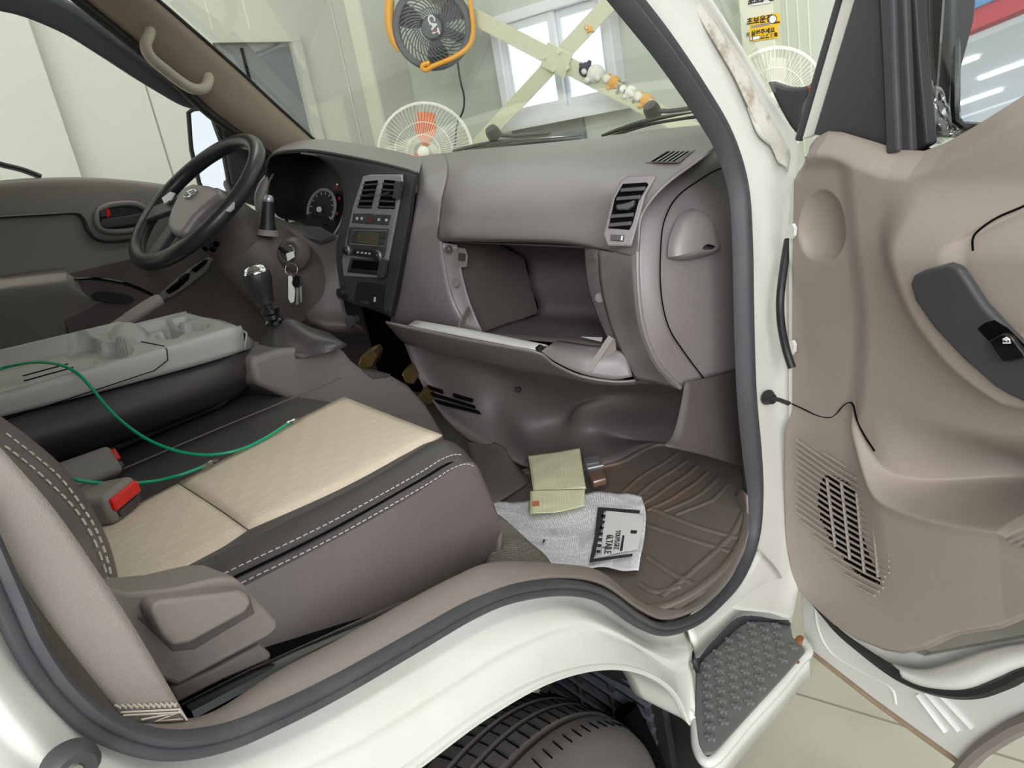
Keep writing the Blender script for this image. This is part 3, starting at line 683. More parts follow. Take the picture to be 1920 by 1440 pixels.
# ---- defroster grille on the dash top
gs_ = surf(up, 5, 5)
def on_dash(u, v):                                    # point on the modelled upper panel seen at this pixel, and its normal
    best = None
    for a in range(1, len(gs_)-1):
        for b in range(1, len(gs_[0])-1):
            d_ = gs_[a][b]-CAM; w_ = d_.dot(FW)
            e = (960+FPX*d_.dot(RT)/w_-u)**2+(720-FPX*d_.dot(UP)/w_-v)**2
            if best is None or e < best[0]: best = (e, a, b)
    _, a, b = best
    n_ = (gs_[a+1][b]-gs_[a-1][b]).cross(gs_[a][b+1]-gs_[a][b-1]).normalized()
    if n_.z < 0: n_ = -n_
    return gs_[a][b], n_
dp_, dn_ = on_dash(1258, 293)
def DV(pts, off): return [AP(u, v, dp_+dn_*off, dn_) for u, v in pts]
g1 = obj('defroster_grille', MB().prism(DV([(1210, 305), (1250, 281), (1305, 281), (1272, 305)], .003), dn_*.001), 'dash', dash, smooth=False)
obj('grille_well', MB().prism(DV([(1220, 303), (1251, 284), (1297, 284), (1268, 303)], .0042), dn_*.0003), 'shade_black', g1, smooth=False)
for k in range(5):
    a_ = 1228+k*9.2; b_ = 1258.5+k*8.8
    obj('slat', MB().prism(DV([(a_, 303), (b_, 284), (b_+3.4, 284), (a_+3.6, 303)], .0047), dn_*.0003), 'dash', g1, smooth=False)
# ---- right side air vent
vp0 = A(1180, 400, x=1.07); vn = Vector((-.93, -.25, .25)).normalized()
def VQ(pts, off): return [AP(u, v, vp0+vn*off, vn) for u, v in pts]
vb = obj('side_vent', MB().prism(VQ([(1141, 462), (1133, 440), (1150, 370), (1165, 340), (1180, 330), (1228, 329), (1232, 334), (1212, 368), (1195, 430), (1186, 463)], .004), vn*.008), 'dash', dash, smooth=False, bevel=.003)
obj('vent_well', MB().prism(VQ([(1141, 428), (1153, 372), (1168, 345), (1212, 342), (1216, 346), (1198, 376), (1186, 420), (1180, 431)], .0125), vn*.0008), 'shade_black', vb, smooth=False)
for k, (v0, ua, ub) in enumerate(((354, 1166, 1212), (370, 1158, 1203), (403, 1147, 1190), (419, 1144, 1186))):
    q4 = VQ([(ua, v0), (ub, v0-4), (ub-2, v0+4), (ua-2, v0+7)], .0135)
    obj('vent_blade', MB().prism(q4, vn*.006), 'button', vb, smooth=False, bevel=.001)
obj('vent_knob', MB().prism(VQ([(1158, 386), (1181, 381), (1193, 376), (1190, 388), (1180, 395), (1160, 395)], .019), vn*.012), 'button', vb, smooth=False, bevel=.002)
obj('vent_wheel', MB().prism(VQ([(1146, 440), (1171, 441), (1170, 453), (1145, 451)], .0125), vn*.003), 'button', vb, smooth=False, bevel=.001)
obj('wheel_mark', MB().prism(VQ([(1165, 442), (1168, 442), (1167, 451), (1164, 451)], .0158), vn*.0004), 'icon', vb, smooth=False)
# ---- glove box: rim, bin, flap, stays
rim_l = GX([[(828, 454, 1.120), (842, 456, 1.128), (858, 459, 1.135)], [(836, 510, 1.122), (850, 512, 1.130), (868, 515, 1.138)], [(851, 565, 1.122), (866, 568, 1.130), (884, 572, 1.138)], [(877, 620, 1.122), (892, 624, 1.130), (908, 628, 1.138)]])
patch('glove_box_rim', rim_l, 'dash', dash, 4, 4, thick=.003)
rim_r = GX([[(1098, 463, 1.135), (1110, 465, 1.12), (1124, 468, 1.105)], [(1103, 530, 1.14), (1115, 530, 1.125), (1129, 530, 1.113)], [(1122, 590, 1.14), (1133, 595, 1.128), (1145, 600, 1.117)], [(1148, 645, 1.14), (1158, 652, 1.13), (1169, 660, 1.122)]])
patch('glove_box_rim', rim_r, 'dash', dash, 4, 4, thick=.003)
fr = GX([[(856, 458, 1.135), (870, 515, 1.138), (886, 572, 1.138), (905, 622, 1.138)], [(1000, 458, 1.135), (1000, 520, 1.3), (1000, 590, 1.3), (1020, 650, 1.138)], [(1098, 463, 1.135), (1104, 530, 1.14), (1122, 590, 1.14), (1150, 650, 1.14)]])
TL, BL, TR, BR = A(846, 452, x=1.137), A(892, 630, x=1.142), A(1100, 462, x=1.135), A(1152, 652, x=1.138)
dx = Vector((.23, 0, 0))
top0 = [TL.lerp(TR, t) for t in (0, .33, .67, 1)]
top1 = [p+dx*.45+Vector((0, 0, -.012)) for p in top0]; top2 = [p+dx+Vector((0, 0, -.085)) for p in top0]
bot0 = [BL.lerp(BR, t) for t in (0, .33, .67, 1)]; bot2 = [p+dx+Vector((0, 0, -.015)) for p in bot0]
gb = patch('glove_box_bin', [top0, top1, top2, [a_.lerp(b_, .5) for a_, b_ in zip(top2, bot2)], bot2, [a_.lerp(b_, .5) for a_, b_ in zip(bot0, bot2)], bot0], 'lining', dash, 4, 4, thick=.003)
obj('bin_wall', MB().add([TL, top1[0], top2[0], bot2[0], BL], [(0, 1, 2, 3, 4)]), 'dash_low', gb, smooth=False, thick=.003)
obj('bin_wall', MB().add([TR, top1[3], top2[3], bot2[3], BR], [(0, 1, 2, 3, 4)]), 'dash_low', gb, smooth=False, thick=.003)
for u, v in ((842, 467), (1113, 482)):
    p_ = A(u, v, x=1.118)
    obj('rim_bolt', MB().lathe([(0, .010), (.004, .010), (.005, .006), (.0075, .006), (.008, 0)], p_, (-1, -.1, .1), 16), 'steel', dash)
for u, v in ((854, 531), (1125, 558)):
    obj('rim_plug', MB().lathe([(0, .003), (.0085, .003), (.0095, 0)], A(u, v, x=1.124 if u < 1000 else 1.117), (-1, -.1, .1), 18), 'trim', dash)
lp = obj('latch_plate', MB().prism(X_([(852, 462), (873, 466), (878, 480), (876, 500), (858, 502), (853, 480)], 1.138), (-.003, 0, 0)), 'trim', dash, smooth=False, bevel=.001)
obj('latch_strike', MB().prism(X_([(863, 474), (873, 476), (872, 488), (862, 487)], 1.132), (-.004, 0, 0)), 'charcoal', lp, smooth=False)
obj('latch_bar', MB().prism(X_([(855, 466), (859, 467), (862, 500), (857, 497)], 1.132), (-.005, 0, 0)), 'trim', lp, smooth=False)
# flap
fl = GX([[(724, 602, .965), (800, 618, .965), (880, 634, .97), (960, 648, .98), (1012, 659, .99), (1040, 680, 1.02), (1090, 703, 1.06), (1150, 713, 1.09), (1192, 711, 1.11)],
         [(735, 614, 1.0), (802, 632, 1.0), (882, 651, 1.005), (962, 664, 1.01), (1020, 676, 1.02), (1050, 690, 1.04), (1095, 707, 1.07), (1150, 715, 1.095), (1192, 713, 1.112)],
         [(760, 640, 1.07), (815, 653, 1.07), (886, 667, 1.07), (962, 681, 1.07), (1030, 692, 1.075), (1062, 699, 1.08), (1100, 710, 1.09), (1150, 717, 1.105), (1192, 715, 1.115)],
         [(800, 652, 1.11), (830, 660, 1.11), (890, 672, 1.11), (965, 686, 1.11), (1035, 698, 1.11), (1070, 706, 1.11), (1105, 714, 1.11), (1150, 719, 1.115), (1192, 717, 1.118)]])
flap = patch('glove_box_flap', fl, 'dash', dash, 4, 4, thick=.004)
lipr = GX([[(766, 609, .965), (850, 626, .965), (940, 643, .975), (1010, 657, .988)], [(778, 601, .985), (855, 614, .985), (940, 630, .995), (1022, 646, 1.005)], [(786, 601, 1.0), (858, 614, 1.0), (942, 630, 1.01), (1030, 650, 1.02)]])
patch('flap_lip', lipr, 'console', flap, 4, 3, thick=.003)
inn = GX([[(1012, 657, .992), (1042, 679, 1.022), (1092, 701, 1.062), (1150, 711, 1.092), (1186, 706, 1.11)], [(1030, 648, 1.02), (1060, 660, 1.05), (1105, 672, 1.08), (1152, 680, 1.10), (1180, 685, 1.115)], [(1045, 640, 1.09), (1080, 645, 1.10), (1115, 650, 1.11), (1152, 656, 1.115), (1172, 662, 1.12)]])
patch('flap_inner', inn, 'dash', flap, 4, 4, thick=.002)
obj('flap_latch', MB().frame_box(A(1012, 653, x=.99), (.9, -.3, .3), (.3, .9, 0), (-.3, 0, .9), (.012, .012, .009)), 'gloss_black', flap, smooth=False, bevel=.002)
def stay(a_, b_): 
    d_ = (b_-a_); return MB().frame_box((a_+b_)/2, d_, d_.cross(Vector((1, 0, .3))), d_.cross(d_.cross(Vector((1, 0, .3)))), (d_.length, .011, .004))
obj('flap_stay', stay(A(879, 578, x=1.12), A(862, 614, x=1.05)), 'trim', dash, smooth=False)
obj('flap_stay', stay(A(1146, 632, x=1.11), A(1105, 694, x=1.07)), 'trim', dash, smooth=False)
obj('flap_gusset', MB().prism([A(1150, 635, x=1.115), A(1158, 690, x=1.11), A(1112, 692, x=1.075)], (.002, -.002, 0)), 'trim', dash, smooth=False)
obj('card_corner', MB().prism([A(1090, 632, x=1.15), A(1130, 633, x=1.15), A(1128, 641, x=1.13)], (0, 0, .0006)), 'white_plastic', dash, smooth=False)
# ---- instrument hood and cluster
hood = GX([[(508, 292, 1.33), (540, 268, 1.42), (600, 261, 1.45), (680, 271, 1.45), (745, 284, 1.44), (792, 297, 1.42)],
           [(505, 296, 1.28), (528, 276, 1.34), (600, 268, 1.36), (685, 280, 1.35), (752, 295, 1.33), (790, 306, 1.31)],
           [(503, 300, 1.245), (520, 283, 1.25), (600, 277, 1.24), (690, 292, 1.22), (758, 309, 1.19), (787, 318, 1.17)],
           [(502, 306, 1.225), (516, 288, 1.215), (598, 283, 1.18), (690, 300, 1.16), (760, 317, 1.135), (785, 325, 1.125)]])
patch('instrument_hood', hood, 'dash', dash, 5, 5, thick=.004)
obj('hood_edge', MB().tube(cr(GX([[(500, 330, 1.235), (502, 306, 1.222), (516, 288, 1.212), (556, 282, 1.195), (598, 284, 1.175), (690, 301, 1.155), (760, 318, 1.13), (783, 326, 1.12)]])[0], 6), .0035, 8), 'charcoal', dash)
bz = GX([[(590, 285, 1.178), (690, 303, 1.158), (745, 317, 1.136), (784, 327, 1.122)],
         [(632, 325, 1.185), (688, 345, 1.157), (742, 352, 1.133), (777, 362, 1.118)],
         [(647, 372, 1.19), (680, 400, 1.155), (733, 410, 1.13), (768, 422, 1.114)],
         [(640, 425, 1.19), (664, 460, 1.155), (722, 470, 1.13), (758, 482, 1.114)],
         [(622, 470, 1.18), (652, 510, 1.152), (712, 525, 1.13), (748, 537, 1.118)],
         [(615, 520, 1.17), (645, 560, 1.150), (702, 580, 1.13), (736, 594, 1.12)]])
patch('centre_bezel', bz, 'charcoal', dash, 5, 5, thick=.004)
obj('bezel_edge', MB().tube(cr(GX([[(784, 325, 1.12), (776, 362, 1.112), (768, 422, 1.108), (757, 482, 1.108), (747, 537, 1.112), (735, 594, 1.115)]])[0], 6), .0035, 8), 'black_plastic', dash)
# cluster recess
ro = [(503, 312, 1.235), (509, 294, 1.22), (530, 287, 1.21), (565, 287, 1.195), (598, 293, 1.18), (626, 316, 1.183), (643, 348, 1.188), (647, 380, 1.192), (640, 415, 1.192), (620, 450, 1.185), (590, 430, 1.20), (555, 415, 1.215), (520, 405, 1.23), (505, 365, 1.24)]
r0 = [A(u, v, x=x) for u, v, x in ro]; cc = sum(r0, Vector())/len(r0)
r1 = [p+Vector((.05, (cc.y-p.y)*.04, (cc.z-p.z)*.04)) for p in r0]; r2 = [Vector((1.315+.02*(p.z-cc.z)/.1, cc.y+(p.y-cc.y)*.9+.01, cc.z+(p.z-cc.z)*.9)) for p in r0]
c2 = sum(r2, Vector())/len(r2); r3 = [c2.lerp(p, .5) for p in r2]; r4 = [c2.lerp(p, .02) for p in r2]
cl = obj('cluster_recess', MB().grid([cr(r, 4, True) for r in (r0, r1, r2, r3, r4)], closed_u=True), 'black_plastic', dash, auto=50)
obj('recess_edge', MB().tube(cr(r0[3:10], 6), .0026, 8), 'gauge', dash)
def CLP(u, v, off=0): return AP(u, v, (1.284-off, .37, 1.30), (-1, 0, .10))
gc = [CLP(602+30*cos(t)*1.0-6*sin(t), 390+10*cos(t)*0-30*sin(t)*1.0+0, .006) for t in [2*pi*k/28 for k in range(28)]]
gc = [CLP(603+(24*cos(t))+(9*sin(t)), 392-(36*sin(t))+(6*cos(t)), .006) for t in [2*pi*k/32 for k in range(32)]]
obj('gauge_ring', MB().tube(gc, .0042, 8, closed=True), 'gauge', cl)
gcc = sum(gc, Vector())/len(gc)
obj('gauge_face', MB().grid([gc, [gcc.lerp(p, .02) for p in gc]], closed_u=True), 'black_plastic', cl, smooth=False)
obj('gauge_hub', MB().lathe([(0, .009), (.006, .008), (.008, .002)], gcc+Vector((-.004, 0, 0)), (-1, 0, .15), 14), 'icon', cl)
for k in range(13):
    t = pi*1.25-k*pi*1.5/12
    p0, p1 = [gcc.lerp(CLP(603+24*cos(t)+9*sin(t), 392-36*sin(t)+6*cos(t), .008), s) for s in (.76, .88)]
    obj('gauge_tick', MB().tube([p0, p1], .0009, 5), 'icon', cl)
for u, v in ((632, 352), (637, 372), (632, 400)):
    obj('warning_lamp', MB().lathe([(0, .002), (.004, .002), (.0045, 0)], CLP(u, v, .01), (-1, 0, .15), 10), 'red_dim', cl)
for u, v in ((568, 413), (609, 418)):
    obj('trip_stem', MB().tube([CLP(u-6, v-2, .06), CLP(u+6, v+3, .05)], .0028, 8), 'gloss_black', cl)
obj('cluster_ledge', MB().prism(GX([[(545, 420, 1.19), (600, 424, 1.18), (628, 440, 1.17), (600, 452, 1.165), (560, 440, 1.17)]])[0], (0, 0, -.01)), 'charcoal', cl, smooth=False, bevel=.003)
# ---- centre stack details on the bezel plane
cp = [A(690, 345, x=1.1535), A(745, 352, x=1.1285), A(700, 570, x=1.1290)]
cn = (cp[1]-cp[0]).cross(cp[2]-cp[0]).normalized()
if cn.x > 0: cn = -cn
def CS(pts, off): return [AP(u, v, cp[0]+cn*off, cn) for u, v in pts]
def cs_plate(name, pts, off, h, m, parent, bevel=.001): return obj(name, MB().prism(CS(pts, off), cn*h), m, parent, smooth=False, bevel=bevel)
stack = cs_plate('silver_panel', [(685, 330), (700, 327), (757, 327), (758, 345), (748, 398), (731, 486), (721, 521), (648, 517), (645, 487), (655, 437), (666, 386)], .004, .006, 'silver', dash, .002)
def vent(q, nb):
    w_ = cs_plate('vent_well', q, .0102, .001, 'shade_black', stack, 0)
    for k in range(nb):
        t = (k+.5)/nb
        a_ = (q[0][0]*(1-t)+q[3][0]*t, q[0][1]*(1-t)+q[3][1]*t); b_ = (q[1][0]*(1-t)+q[2][0]*t, q[1][1]*(1-t)+q[2][1]*t)
        cs_plate('vent_blade', [a_, b_, (b_[0]-.5, b_[1]+3.5), (a_[0]-.5, a_[1]+3.5)], .0112, .004, 'charcoal', w_, 0)
vent([(685, 340), (709, 338), (696, 391), (671, 390)], 5)
vent([(721, 337), (745, 339), (740, 392), (709, 391)], 5)
cs_plate('vent_tab', [(692, 364), (702, 362), (700, 369), (690, 370)], .015, .006, 'black_plastic', stack)
cs_plate('vent_tab', [(722, 361), (734, 359), (732, 366), (721, 367)], .015, .006, 'black_plastic', stack)
cs_plate('vent_wheel', [(749, 339), (758, 340), (753, 373), (744, 372)], .010, .012, 'charcoal', stack, .002)
for q, ic in (([(665, 400), (686, 400), (684, 419), (662, 417)], 2), ([(689, 400), (703, 401), (701, 420), (686, 420)], 1), ([(706, 402), (719, 402), (716, 421), (702, 420)], 1), ([(720, 402), (734, 403), (729, 422), (716, 421)], 1)):
    b_ = cs_plate('switch', q, .0095, .004, 'button', stack)
    uc = sum(p[0] for p in q)/4; vc = sum(p[1] for p in q)/4
    for k in range(ic):
        o_ = (k-(ic-1)/2)*9
        cs_plate('icon', [(uc-2+o_, vc-2), (uc+2+o_, vc-2), (uc+1.5+o_, vc+3), (uc-2.5+o_, vc+3)], .0137, .0004, 'red_dim' if q[0][0] == 689 else 'icon', b_, 0)
rd = cs_plate('radio', [(658, 425), (731, 429), (723, 480), (711, 486), (651, 477)], .0085, .006, 'charcoal', stack, .002)
cs_plate('display', [(671, 434), (711, 436), (709, 459), (667, 455)], .0145, .0008, 'lcd', rd, 0)
fr4 = [(661, 431), (726, 433), (722, 462), (656, 457)]
obj('trim_line', MB().tube(CS(fr4, .0148), .0008, 6, closed=True), 'silver', rd)
for q in ([(662, 434), (669, 434), (667, 443), (660, 443)], [(660, 446), (667, 446), (665, 455), (658, 454)], [(714, 436), (724, 437), (723, 446), (713, 446)], [(713, 449), (722, 449), (721, 459), (712, 459)]):
    cs_plate('button', q, .0145, .002, 'button', rd)
strip = cs_plate('control_strip', [(664, 465), (714, 470), (711, 484), (661, 477)], .0145, .002, 'black_plastic', rd)
for u in (671, 679, 686, 693, 702): cs_plate('icon', [(u-2, 471+(u-664)*.1), (u+2, 471+(u-664)*.1), (u+1.5, 474+(u-664)*.1), (u-2.5, 474+(u-664)*.1)], .0166, .0003, 'icon', strip, 0)
for u, v in ((653, 469), (711, 479)):
    obj('knob', MB().lathe([(0, .012), (.008, .0115), (.0095, .009), (.010, 0)], CS([(u, v)], .0145)[0], cn, 18), 'black_plastic', rd)
    obj('knob_ring', MB().lathe([(.0105, .0), (.0115, .003), (.0105, .006)], CS([(u, v)], .0145)[0], cn, 18), 'silver', rd)
sl = cs_plate('storage_slot', [(658, 483), (716, 487), (713, 517), (651, 511)], .0095, .001, 'charcoal', stack, 0)
cs_plate('slot_well', [(662, 487), (711, 491), (709, 508), (658, 503)], .0106, .0006, 'shade_black', sl, 0)
cs_plate('slot_shelf', [(656, 504), (712, 510), (711, 514), (654, 508)], .0106, .004, 'black_plastic', sl)
cs_plate('slot_knob', [(719, 485), (730, 487), (724, 521), (714, 519)], .0095, .012, 'charcoal', stack, .003)
lowp = cs_plate('lower_panel', [(648, 524), (722, 533), (718, 580), (694, 577), (645, 556)], .003, .004, 'black_plastic', dash, .002)
obj('lighter_socket', MB().lathe([(0, .020), (.011, .019), (.012, .008), (.015, .006), (.016, 0)], CS([(648, 548)], .007)[0], cn, 18), 'black_plastic', lowp)
cs_plate('usb_cover', [(677, 562), (692, 564), (691, 571), (678, 569)], .007, .0015, 'charcoal', lowp)
cs_plate('usb_mark', [(702, 557), (705, 557), (704, 566), (701, 566)], .007, .001, 'icon', lowp, 0)
obj('pull_knob', MB().lathe([(0, .022), (.012, .021), (.014, .014), (.009, .010), (.009, -.01)], A(664, 600, x=1.10), (-.95, -.25, .1), 18), 'charcoal', dash)
# ---- driver side: knee panel, left vent
kn = GX([[(500, 400, 1.22), (560, 425, 1.19), (600, 440, 1.185), (640, 440, 1.185)], [(480, 480, 1.16), (545, 500, 1.11), (600, 520, 1.13), (640, 525, 1.16)],
         [(520, 560, 1.12), (560, 575, 1.08), (605, 585, 1.10), (650, 590, 1.14)], [(560, 600, 1.12), (600, 612, 1.09), (635, 618, 1.11), (675, 610, 1.14)], [(570, 610, 1.2), (600, 622, 1.2), (640, 630, 1.2), (690, 625, 1.2)]])
patch('knee_panel', kn, 'dash_low', dash, 5, 5, thick=.004)
lv = GX([[(480, 395, 1.28), (478, 370, 1.28), (486, 345, 1.29), (500, 325, 1.29)], [(500, 405, 1.22), (498, 375, 1.22), (503, 345, 1.23), (512, 325, 1.24)]])
patch('driver_vent', lv, 'dash', dash, 4, 2, thick=.004)
obj('driver_vent_ring', MB().tube(cr(GX([[(484, 400, 1.27), (481, 372, 1.27), (488, 348, 1.275), (500, 331, 1.28)]])[0], 5), .006, 8), 'silver', dash)
# ---- footwell lining under the dash
fw = G([[(745, 600, 'x', 1.19), (830, 640, 'x', 1.18), (900, 668, 'x', 1.18), (990, 690, 'x', 1.18), (1080, 700, 'x', 1.18), (1180, 712, 'x', 1.18), (1290, 705, 'x', 1.22), (1400, 680, 'x', 1.24)],
        [(765, 660, 'x', 1.16), (820, 690, 'x', 1.18), (902, 700, 'x', 1.20), (985, 720, 'x', 1.25), (1075, 735, 'x', 1.29), (1190, 735, 'x', 1.30), (1290, 750, 'x', 1.31), (1400, 745, 'x', 1.29)],
        [(790, 720, 'x', 1.15), (830, 745, 'x', 1.17), (915, 755, 'x', 1.20), (980, 775, 'x', 1.27), (1060, 780, 'x', 1.33), (1100, 765, 'x', 1.29), (1215, 790, 'x', 1.36), (1400, 800, 'x', 1.31)],
        [(830, 780, 'x', 1.13), (880, 800, 'x', 1.15), (940, 815, 'x', 1.18), (990, 825, 'x', 1.25), (1050, 830, 'x', 1.27), (1110, 815, 'x', 1.30), (1190, 825, 'x', 1.36), (1400, 840, 'x', 1.31)],
        [(880, 826, 'z', .80), (930, 845, 'z', .78), (975, 872, 'z', .75), (1015, 882, 'z', .745), (1070, 880, 'z', .745), (1150, 868, 'z', .745), (1240, 833, 'z', .745), (1400, 870, 'z', .745)]])
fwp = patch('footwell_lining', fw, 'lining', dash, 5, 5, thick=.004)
for q in ([(803, 722), (830, 731), (832, 738), (806, 729)], [(850, 737), (888, 748), (886, 754), (852, 744)], [(808, 735), (890, 760), (893, 766), (812, 742)], [(815, 748), (898, 770), (902, 776), (820, 756)]):
    obj('lining_slot', MB().prism([A(u, v, x=1.138+(u-800)*.00033) for u, v in q], (-.003, 0, .0)), 'shade_black', fwp, smooth=False)
obj('lining_screw', MB().lathe([(0, .005), (.006, .005), (.008, 0)], A(971, 730, x=1.243), (-.9, -.4, .1), 14), 'black_plastic', fwp)
patch('kick_panel', GY([[(1285, 716, -.662), (1340, 706, -.69), (1412, 685, -.716)], [(1275, 770, -.655), (1340, 770, -.69), (1412, 770, -.718)], [(1262, 815, -.65), (1335, 825, -.69), (1415, 830, -.718)], [(1245, 836, -.645), (1330, 856, -.69), (1418, 885, -.718)]]), 'kick_shaded', dash, 4, 4, thick=.003)
# ================================================================ seats
def stitches(name, path, parent, dash=.0048, gap=.003, r=.0007, m='thread'):
    P = [Vector(p) for p in path]; L = [0]
    for a_, b_ in zip(P, P[1:]): L.append(L[-1]+(b_-a_).length)
    def at(t):
        k = 0
        while k < len(L)-2 and L[k+1] < t: k += 1
        return P[k].lerp(P[k+1], (t-L[k])/max(1e-9, L[k+1]-L[k]))
    mb = MB(); t = 0
    while t+dash < L[-1]:
        mb.tube([at(t), at(t+dash*.5)+Vector((0, 0, r*.4)), at(t+dash)], r, 5); t += dash+gap
    o = obj(name, mb, m, parent); o['kind'] = 'stuff'; return o
def fabric():
    m = mat('seat_fabric', rgb(214, 198, 176), 0.9, bump=.3, bscale=700, var=.04, vscale=9)
    nt = m.node_tree; N = nt.nodes; L = nt.links; b = N['Principled BSDF']
    src = b.inputs['Base Color'].links[0].from_socket
    tc = N.new('ShaderNodeTexCoord'); sx = N.new('ShaderNodeSeparateXYZ'); L.new(tc.outputs['Object'], sx.inputs[0])
    def mth(op, a_, b_=None, c_=None):
        n = N.new('ShaderNodeMath'); n.operation = op
        for i, q in enumerate((a_, b_, c_)):
            if q is None: continue
            if isinstance(q, (int, float)): n.inputs[i].default_value = q
            else: L.new(q, n.inputs[i])
        return n.outputs[0]
    X, Y = sx.outputs['X'], sx.outputs['Y']
    row = mth('FLOOR', mth('DIVIDE', Y, .022))
    fy = mth('FRACT', mth('DIVIDE', Y, .022))
    xs = mth('ADD', X, mth('MULTIPLY', mth('MODULO', row, 2.0), .021))
    fx = mth('FRACT', mth('DIVIDE', xs, .042))
    st = mth('GREATER_THAN', mth('FRACT', mth('DIVIDE', xs, .0055)), .55)
    msk = mth('MULTIPLY', mth('MULTIPLY', mth('LESS_THAN', fx, .62), mth('LESS_THAN', fy, .55)), st)
    mx = N.new('ShaderNodeMix'); mx.data_type = 'RGBA'; L.new(mth('MULTIPLY', msk, .5), mx.inputs['Factor'])
    L.new(src, mx.inputs['A']); mx.inputs['B'].default_value = rgb(226, 213, 194)
    L.new(mx.outputs['Result'], b.inputs['Base Color'])
fabric()
seat = thing('passenger_seat', 'dark leatherette passenger seat with beige fabric cushion insert', 'seat', (.45, -.35, .9))  # the passenger seat, with the middle cushion in one piece
def SZ(u, v, z): return A(u, v, z=z)
# cushion body: loft of cross sections along x (y from the centre tunnel to the door side)
def fx_(x, y_):                                       # the front edge of the cushion slants back toward the door
    xf = .77-.32*max(0, -y_-.2); return .14+(x-.14)*(xf-.14)/.576
def sy_(x, y_):                                       # and the bolster narrows toward the backrest
    return y_+(.05*max(0, min(1, (.52-x)/.27)) if y_ < -.48 else 0)
def sect(x, zt, drop, front):
    # returns section points (y, z) from left bottom to right bottom
    P = [(.27, 1.00), (.26, 1.045), (.10, 1.058), (-.03, 1.058), (-.10, 1.061), (-.22, 1.058), (-.30, 1.060), (-.38, 1.062), (-.45, 1.062), (-.50, 1.062), (-.520, 1.067), (-.540, 1.074), (-.566, 1.072), (-.592, 1.055), (-.606, 1.01), (-.612, .96), (-.600, .90)]
    return [Vector((fx_(x, y_), y_+(sy_(x, y_)-y_)*(1 if z_ > 1.03 else .25), zt+(z_-1.06)*drop)) for y_, z_ in P]
secs = [sect(.14, 1.06, 1, 0), sect(.22, 1.06, 1, 0), sect(.40, 1.058, 1, 0), sect(.55, 1.058, 1, 0), sect(.64, 1.058, .98, 0), sect(.69, 1.055, .96, .0), sect(.712, 1.035, .80, 0), sect(.716, .99, .55, 0), sect(.70, .93, .2, 0)]
cu = patch('cushion', [s_[:14] for s_ in secs], 'leather_dark', seat, 4, 5, thick=0)
patch('cushion_side', [s_[13:] for s_ in secs], 'leather', seat, 4, 5, thick=0)
# beige insert, slightly proud, crowned, split by a cross seam
def ins_patch(pts, name, m, h=.006, parent=seat):
    rows = surf(pts, 6, 6); n, k = len(rows), len(rows[0])
    g = []
    for i, r in enumerate(rows):
        e = []
        for j, p in enumerate(r):
            s_, t_ = j/(k-1), i/(n-1)
            w_ = (1-(2*s_-1)**8)*(1-(2*t_-1)**8)
            e.append(p+Vector((0, 0, h*w_)))
        g.append(e)
    return obj(name, MB().grid(g), m, parent, auto=0, thick=.004)
zi = 1.0605
f1 = [[SZ(u, v, zi) for u, v in r] for r in ([(644, 743), (735, 779), (829, 815)], [(560, 785), (660, 832), (762, 855)], [(470, 832), (575, 883), (680, 900)], [(335, 904), (400, 945), (462, 994)])]
f1 = [[SZ(u, v, zi) for u, v in r] for r in ([(644, 743), (735, 779), (829, 815)], [(550, 790), (645, 835), (745, 860)], [(445, 847), (540, 898), (630, 920)], [(335, 904), (400, 946), (466, 992)])]
ins_patch(f1, 'cushion_insert', 'seat_fabric')
f2 = [[SZ(u, v, zi) for u, v in r] for r in ([(333, 906), (398, 948), (463, 994)], [(265, 941), (325, 992), (405, 1035)], [(190, 978), (255, 1040), (340, 1082)], [(90, 1030), (130, 1095), (225, 1140)])]
ins_patch(f2, 'cushion_insert', 'seat_fabric')
# double stitched seam along the bolster
for dz, u0 in ((0, 0), (1, 1)):
    pth = cr([Vector((fx_(x, -.60), sy_(x, -.578-.012*dz), z_+.006-.012*dz)) for x, z_ in ((.16, 1.062), (.3, 1.062), (.45, 1.061), (.60, 1.060), (.66, 1.059), (.695, 1.050), (.712, 1.03))], 6)
    stitches('seam_stitching', [p+Vector((0, -.0035, .002)) for p in pth], seat)
obj('seam_groove', MB().tube(cr([Vector((fx_(x, -.60), sy_(x, -.5845), z_+.001)) for x, z_ in ((.16, 1.062), (.3, 1.062), (.45, 1.061), (.60, 1.060), (.66, 1.058), (.70, 1.048))], 6), .0014, 6), 'shade_black', seat)
# middle cushion welt line
obj('cushion_welt', MB().tube(cr([SZ(u, v, 1.064) for u, v in ((640, 708), (540, 750), (430, 795), (300, 850), (170, 905))], 5), .0014, 6), 'leather', seat)
# backrest lower bolster
S = [(213, 1100, -.555), (206, 1062, -.53), (195, 1020, -.50), (177, 978, -.45), (142, 913, -.38), (95, 857, -.33), (0, 782, -.27), (-140, 690, -.2)]
T1 = [(209, 1100, -.565), (201, 1062, -.55), (186, 1015, -.53), (160, 965, -.50), (112, 900, -.46), (62, 856, -.42), (0, 808, -.38), (-140, 715, -.3)]
T2 = [(203, 1100, -.575), (192, 1062, -.57), (172, 1012, -.56), (142, 962, -.54), (100, 917, -.51), (50, 872, -.48), (0, 834, -.45), (-140, 740, -.38)]
T3 = [(190, 1110, -.60), (165, 1070, -.60), (130, 1020, -.60), (85, 970, -.60), (40, 935, -.59), (-10, 895, -.58), (-60, 860, -.56), (-190, 780, -.5)]
T4 = [(150, 1120, -.635), (120, 1080, -.635), (80, 1040, -.635), (30, 990, -.635), (-20, 960, -.63), (-70, 930, -.62), (-120, 900, -.61), (-250, 830, -.58)]
bk0 = [(225, 1085, -.50), (222, 1040, -.47), (212, 1000, -.44), (195, 960, -.40), (155, 895, -.33), (105, 840, -.27), (5, 765, -.2), (-140, 675, -.12)]
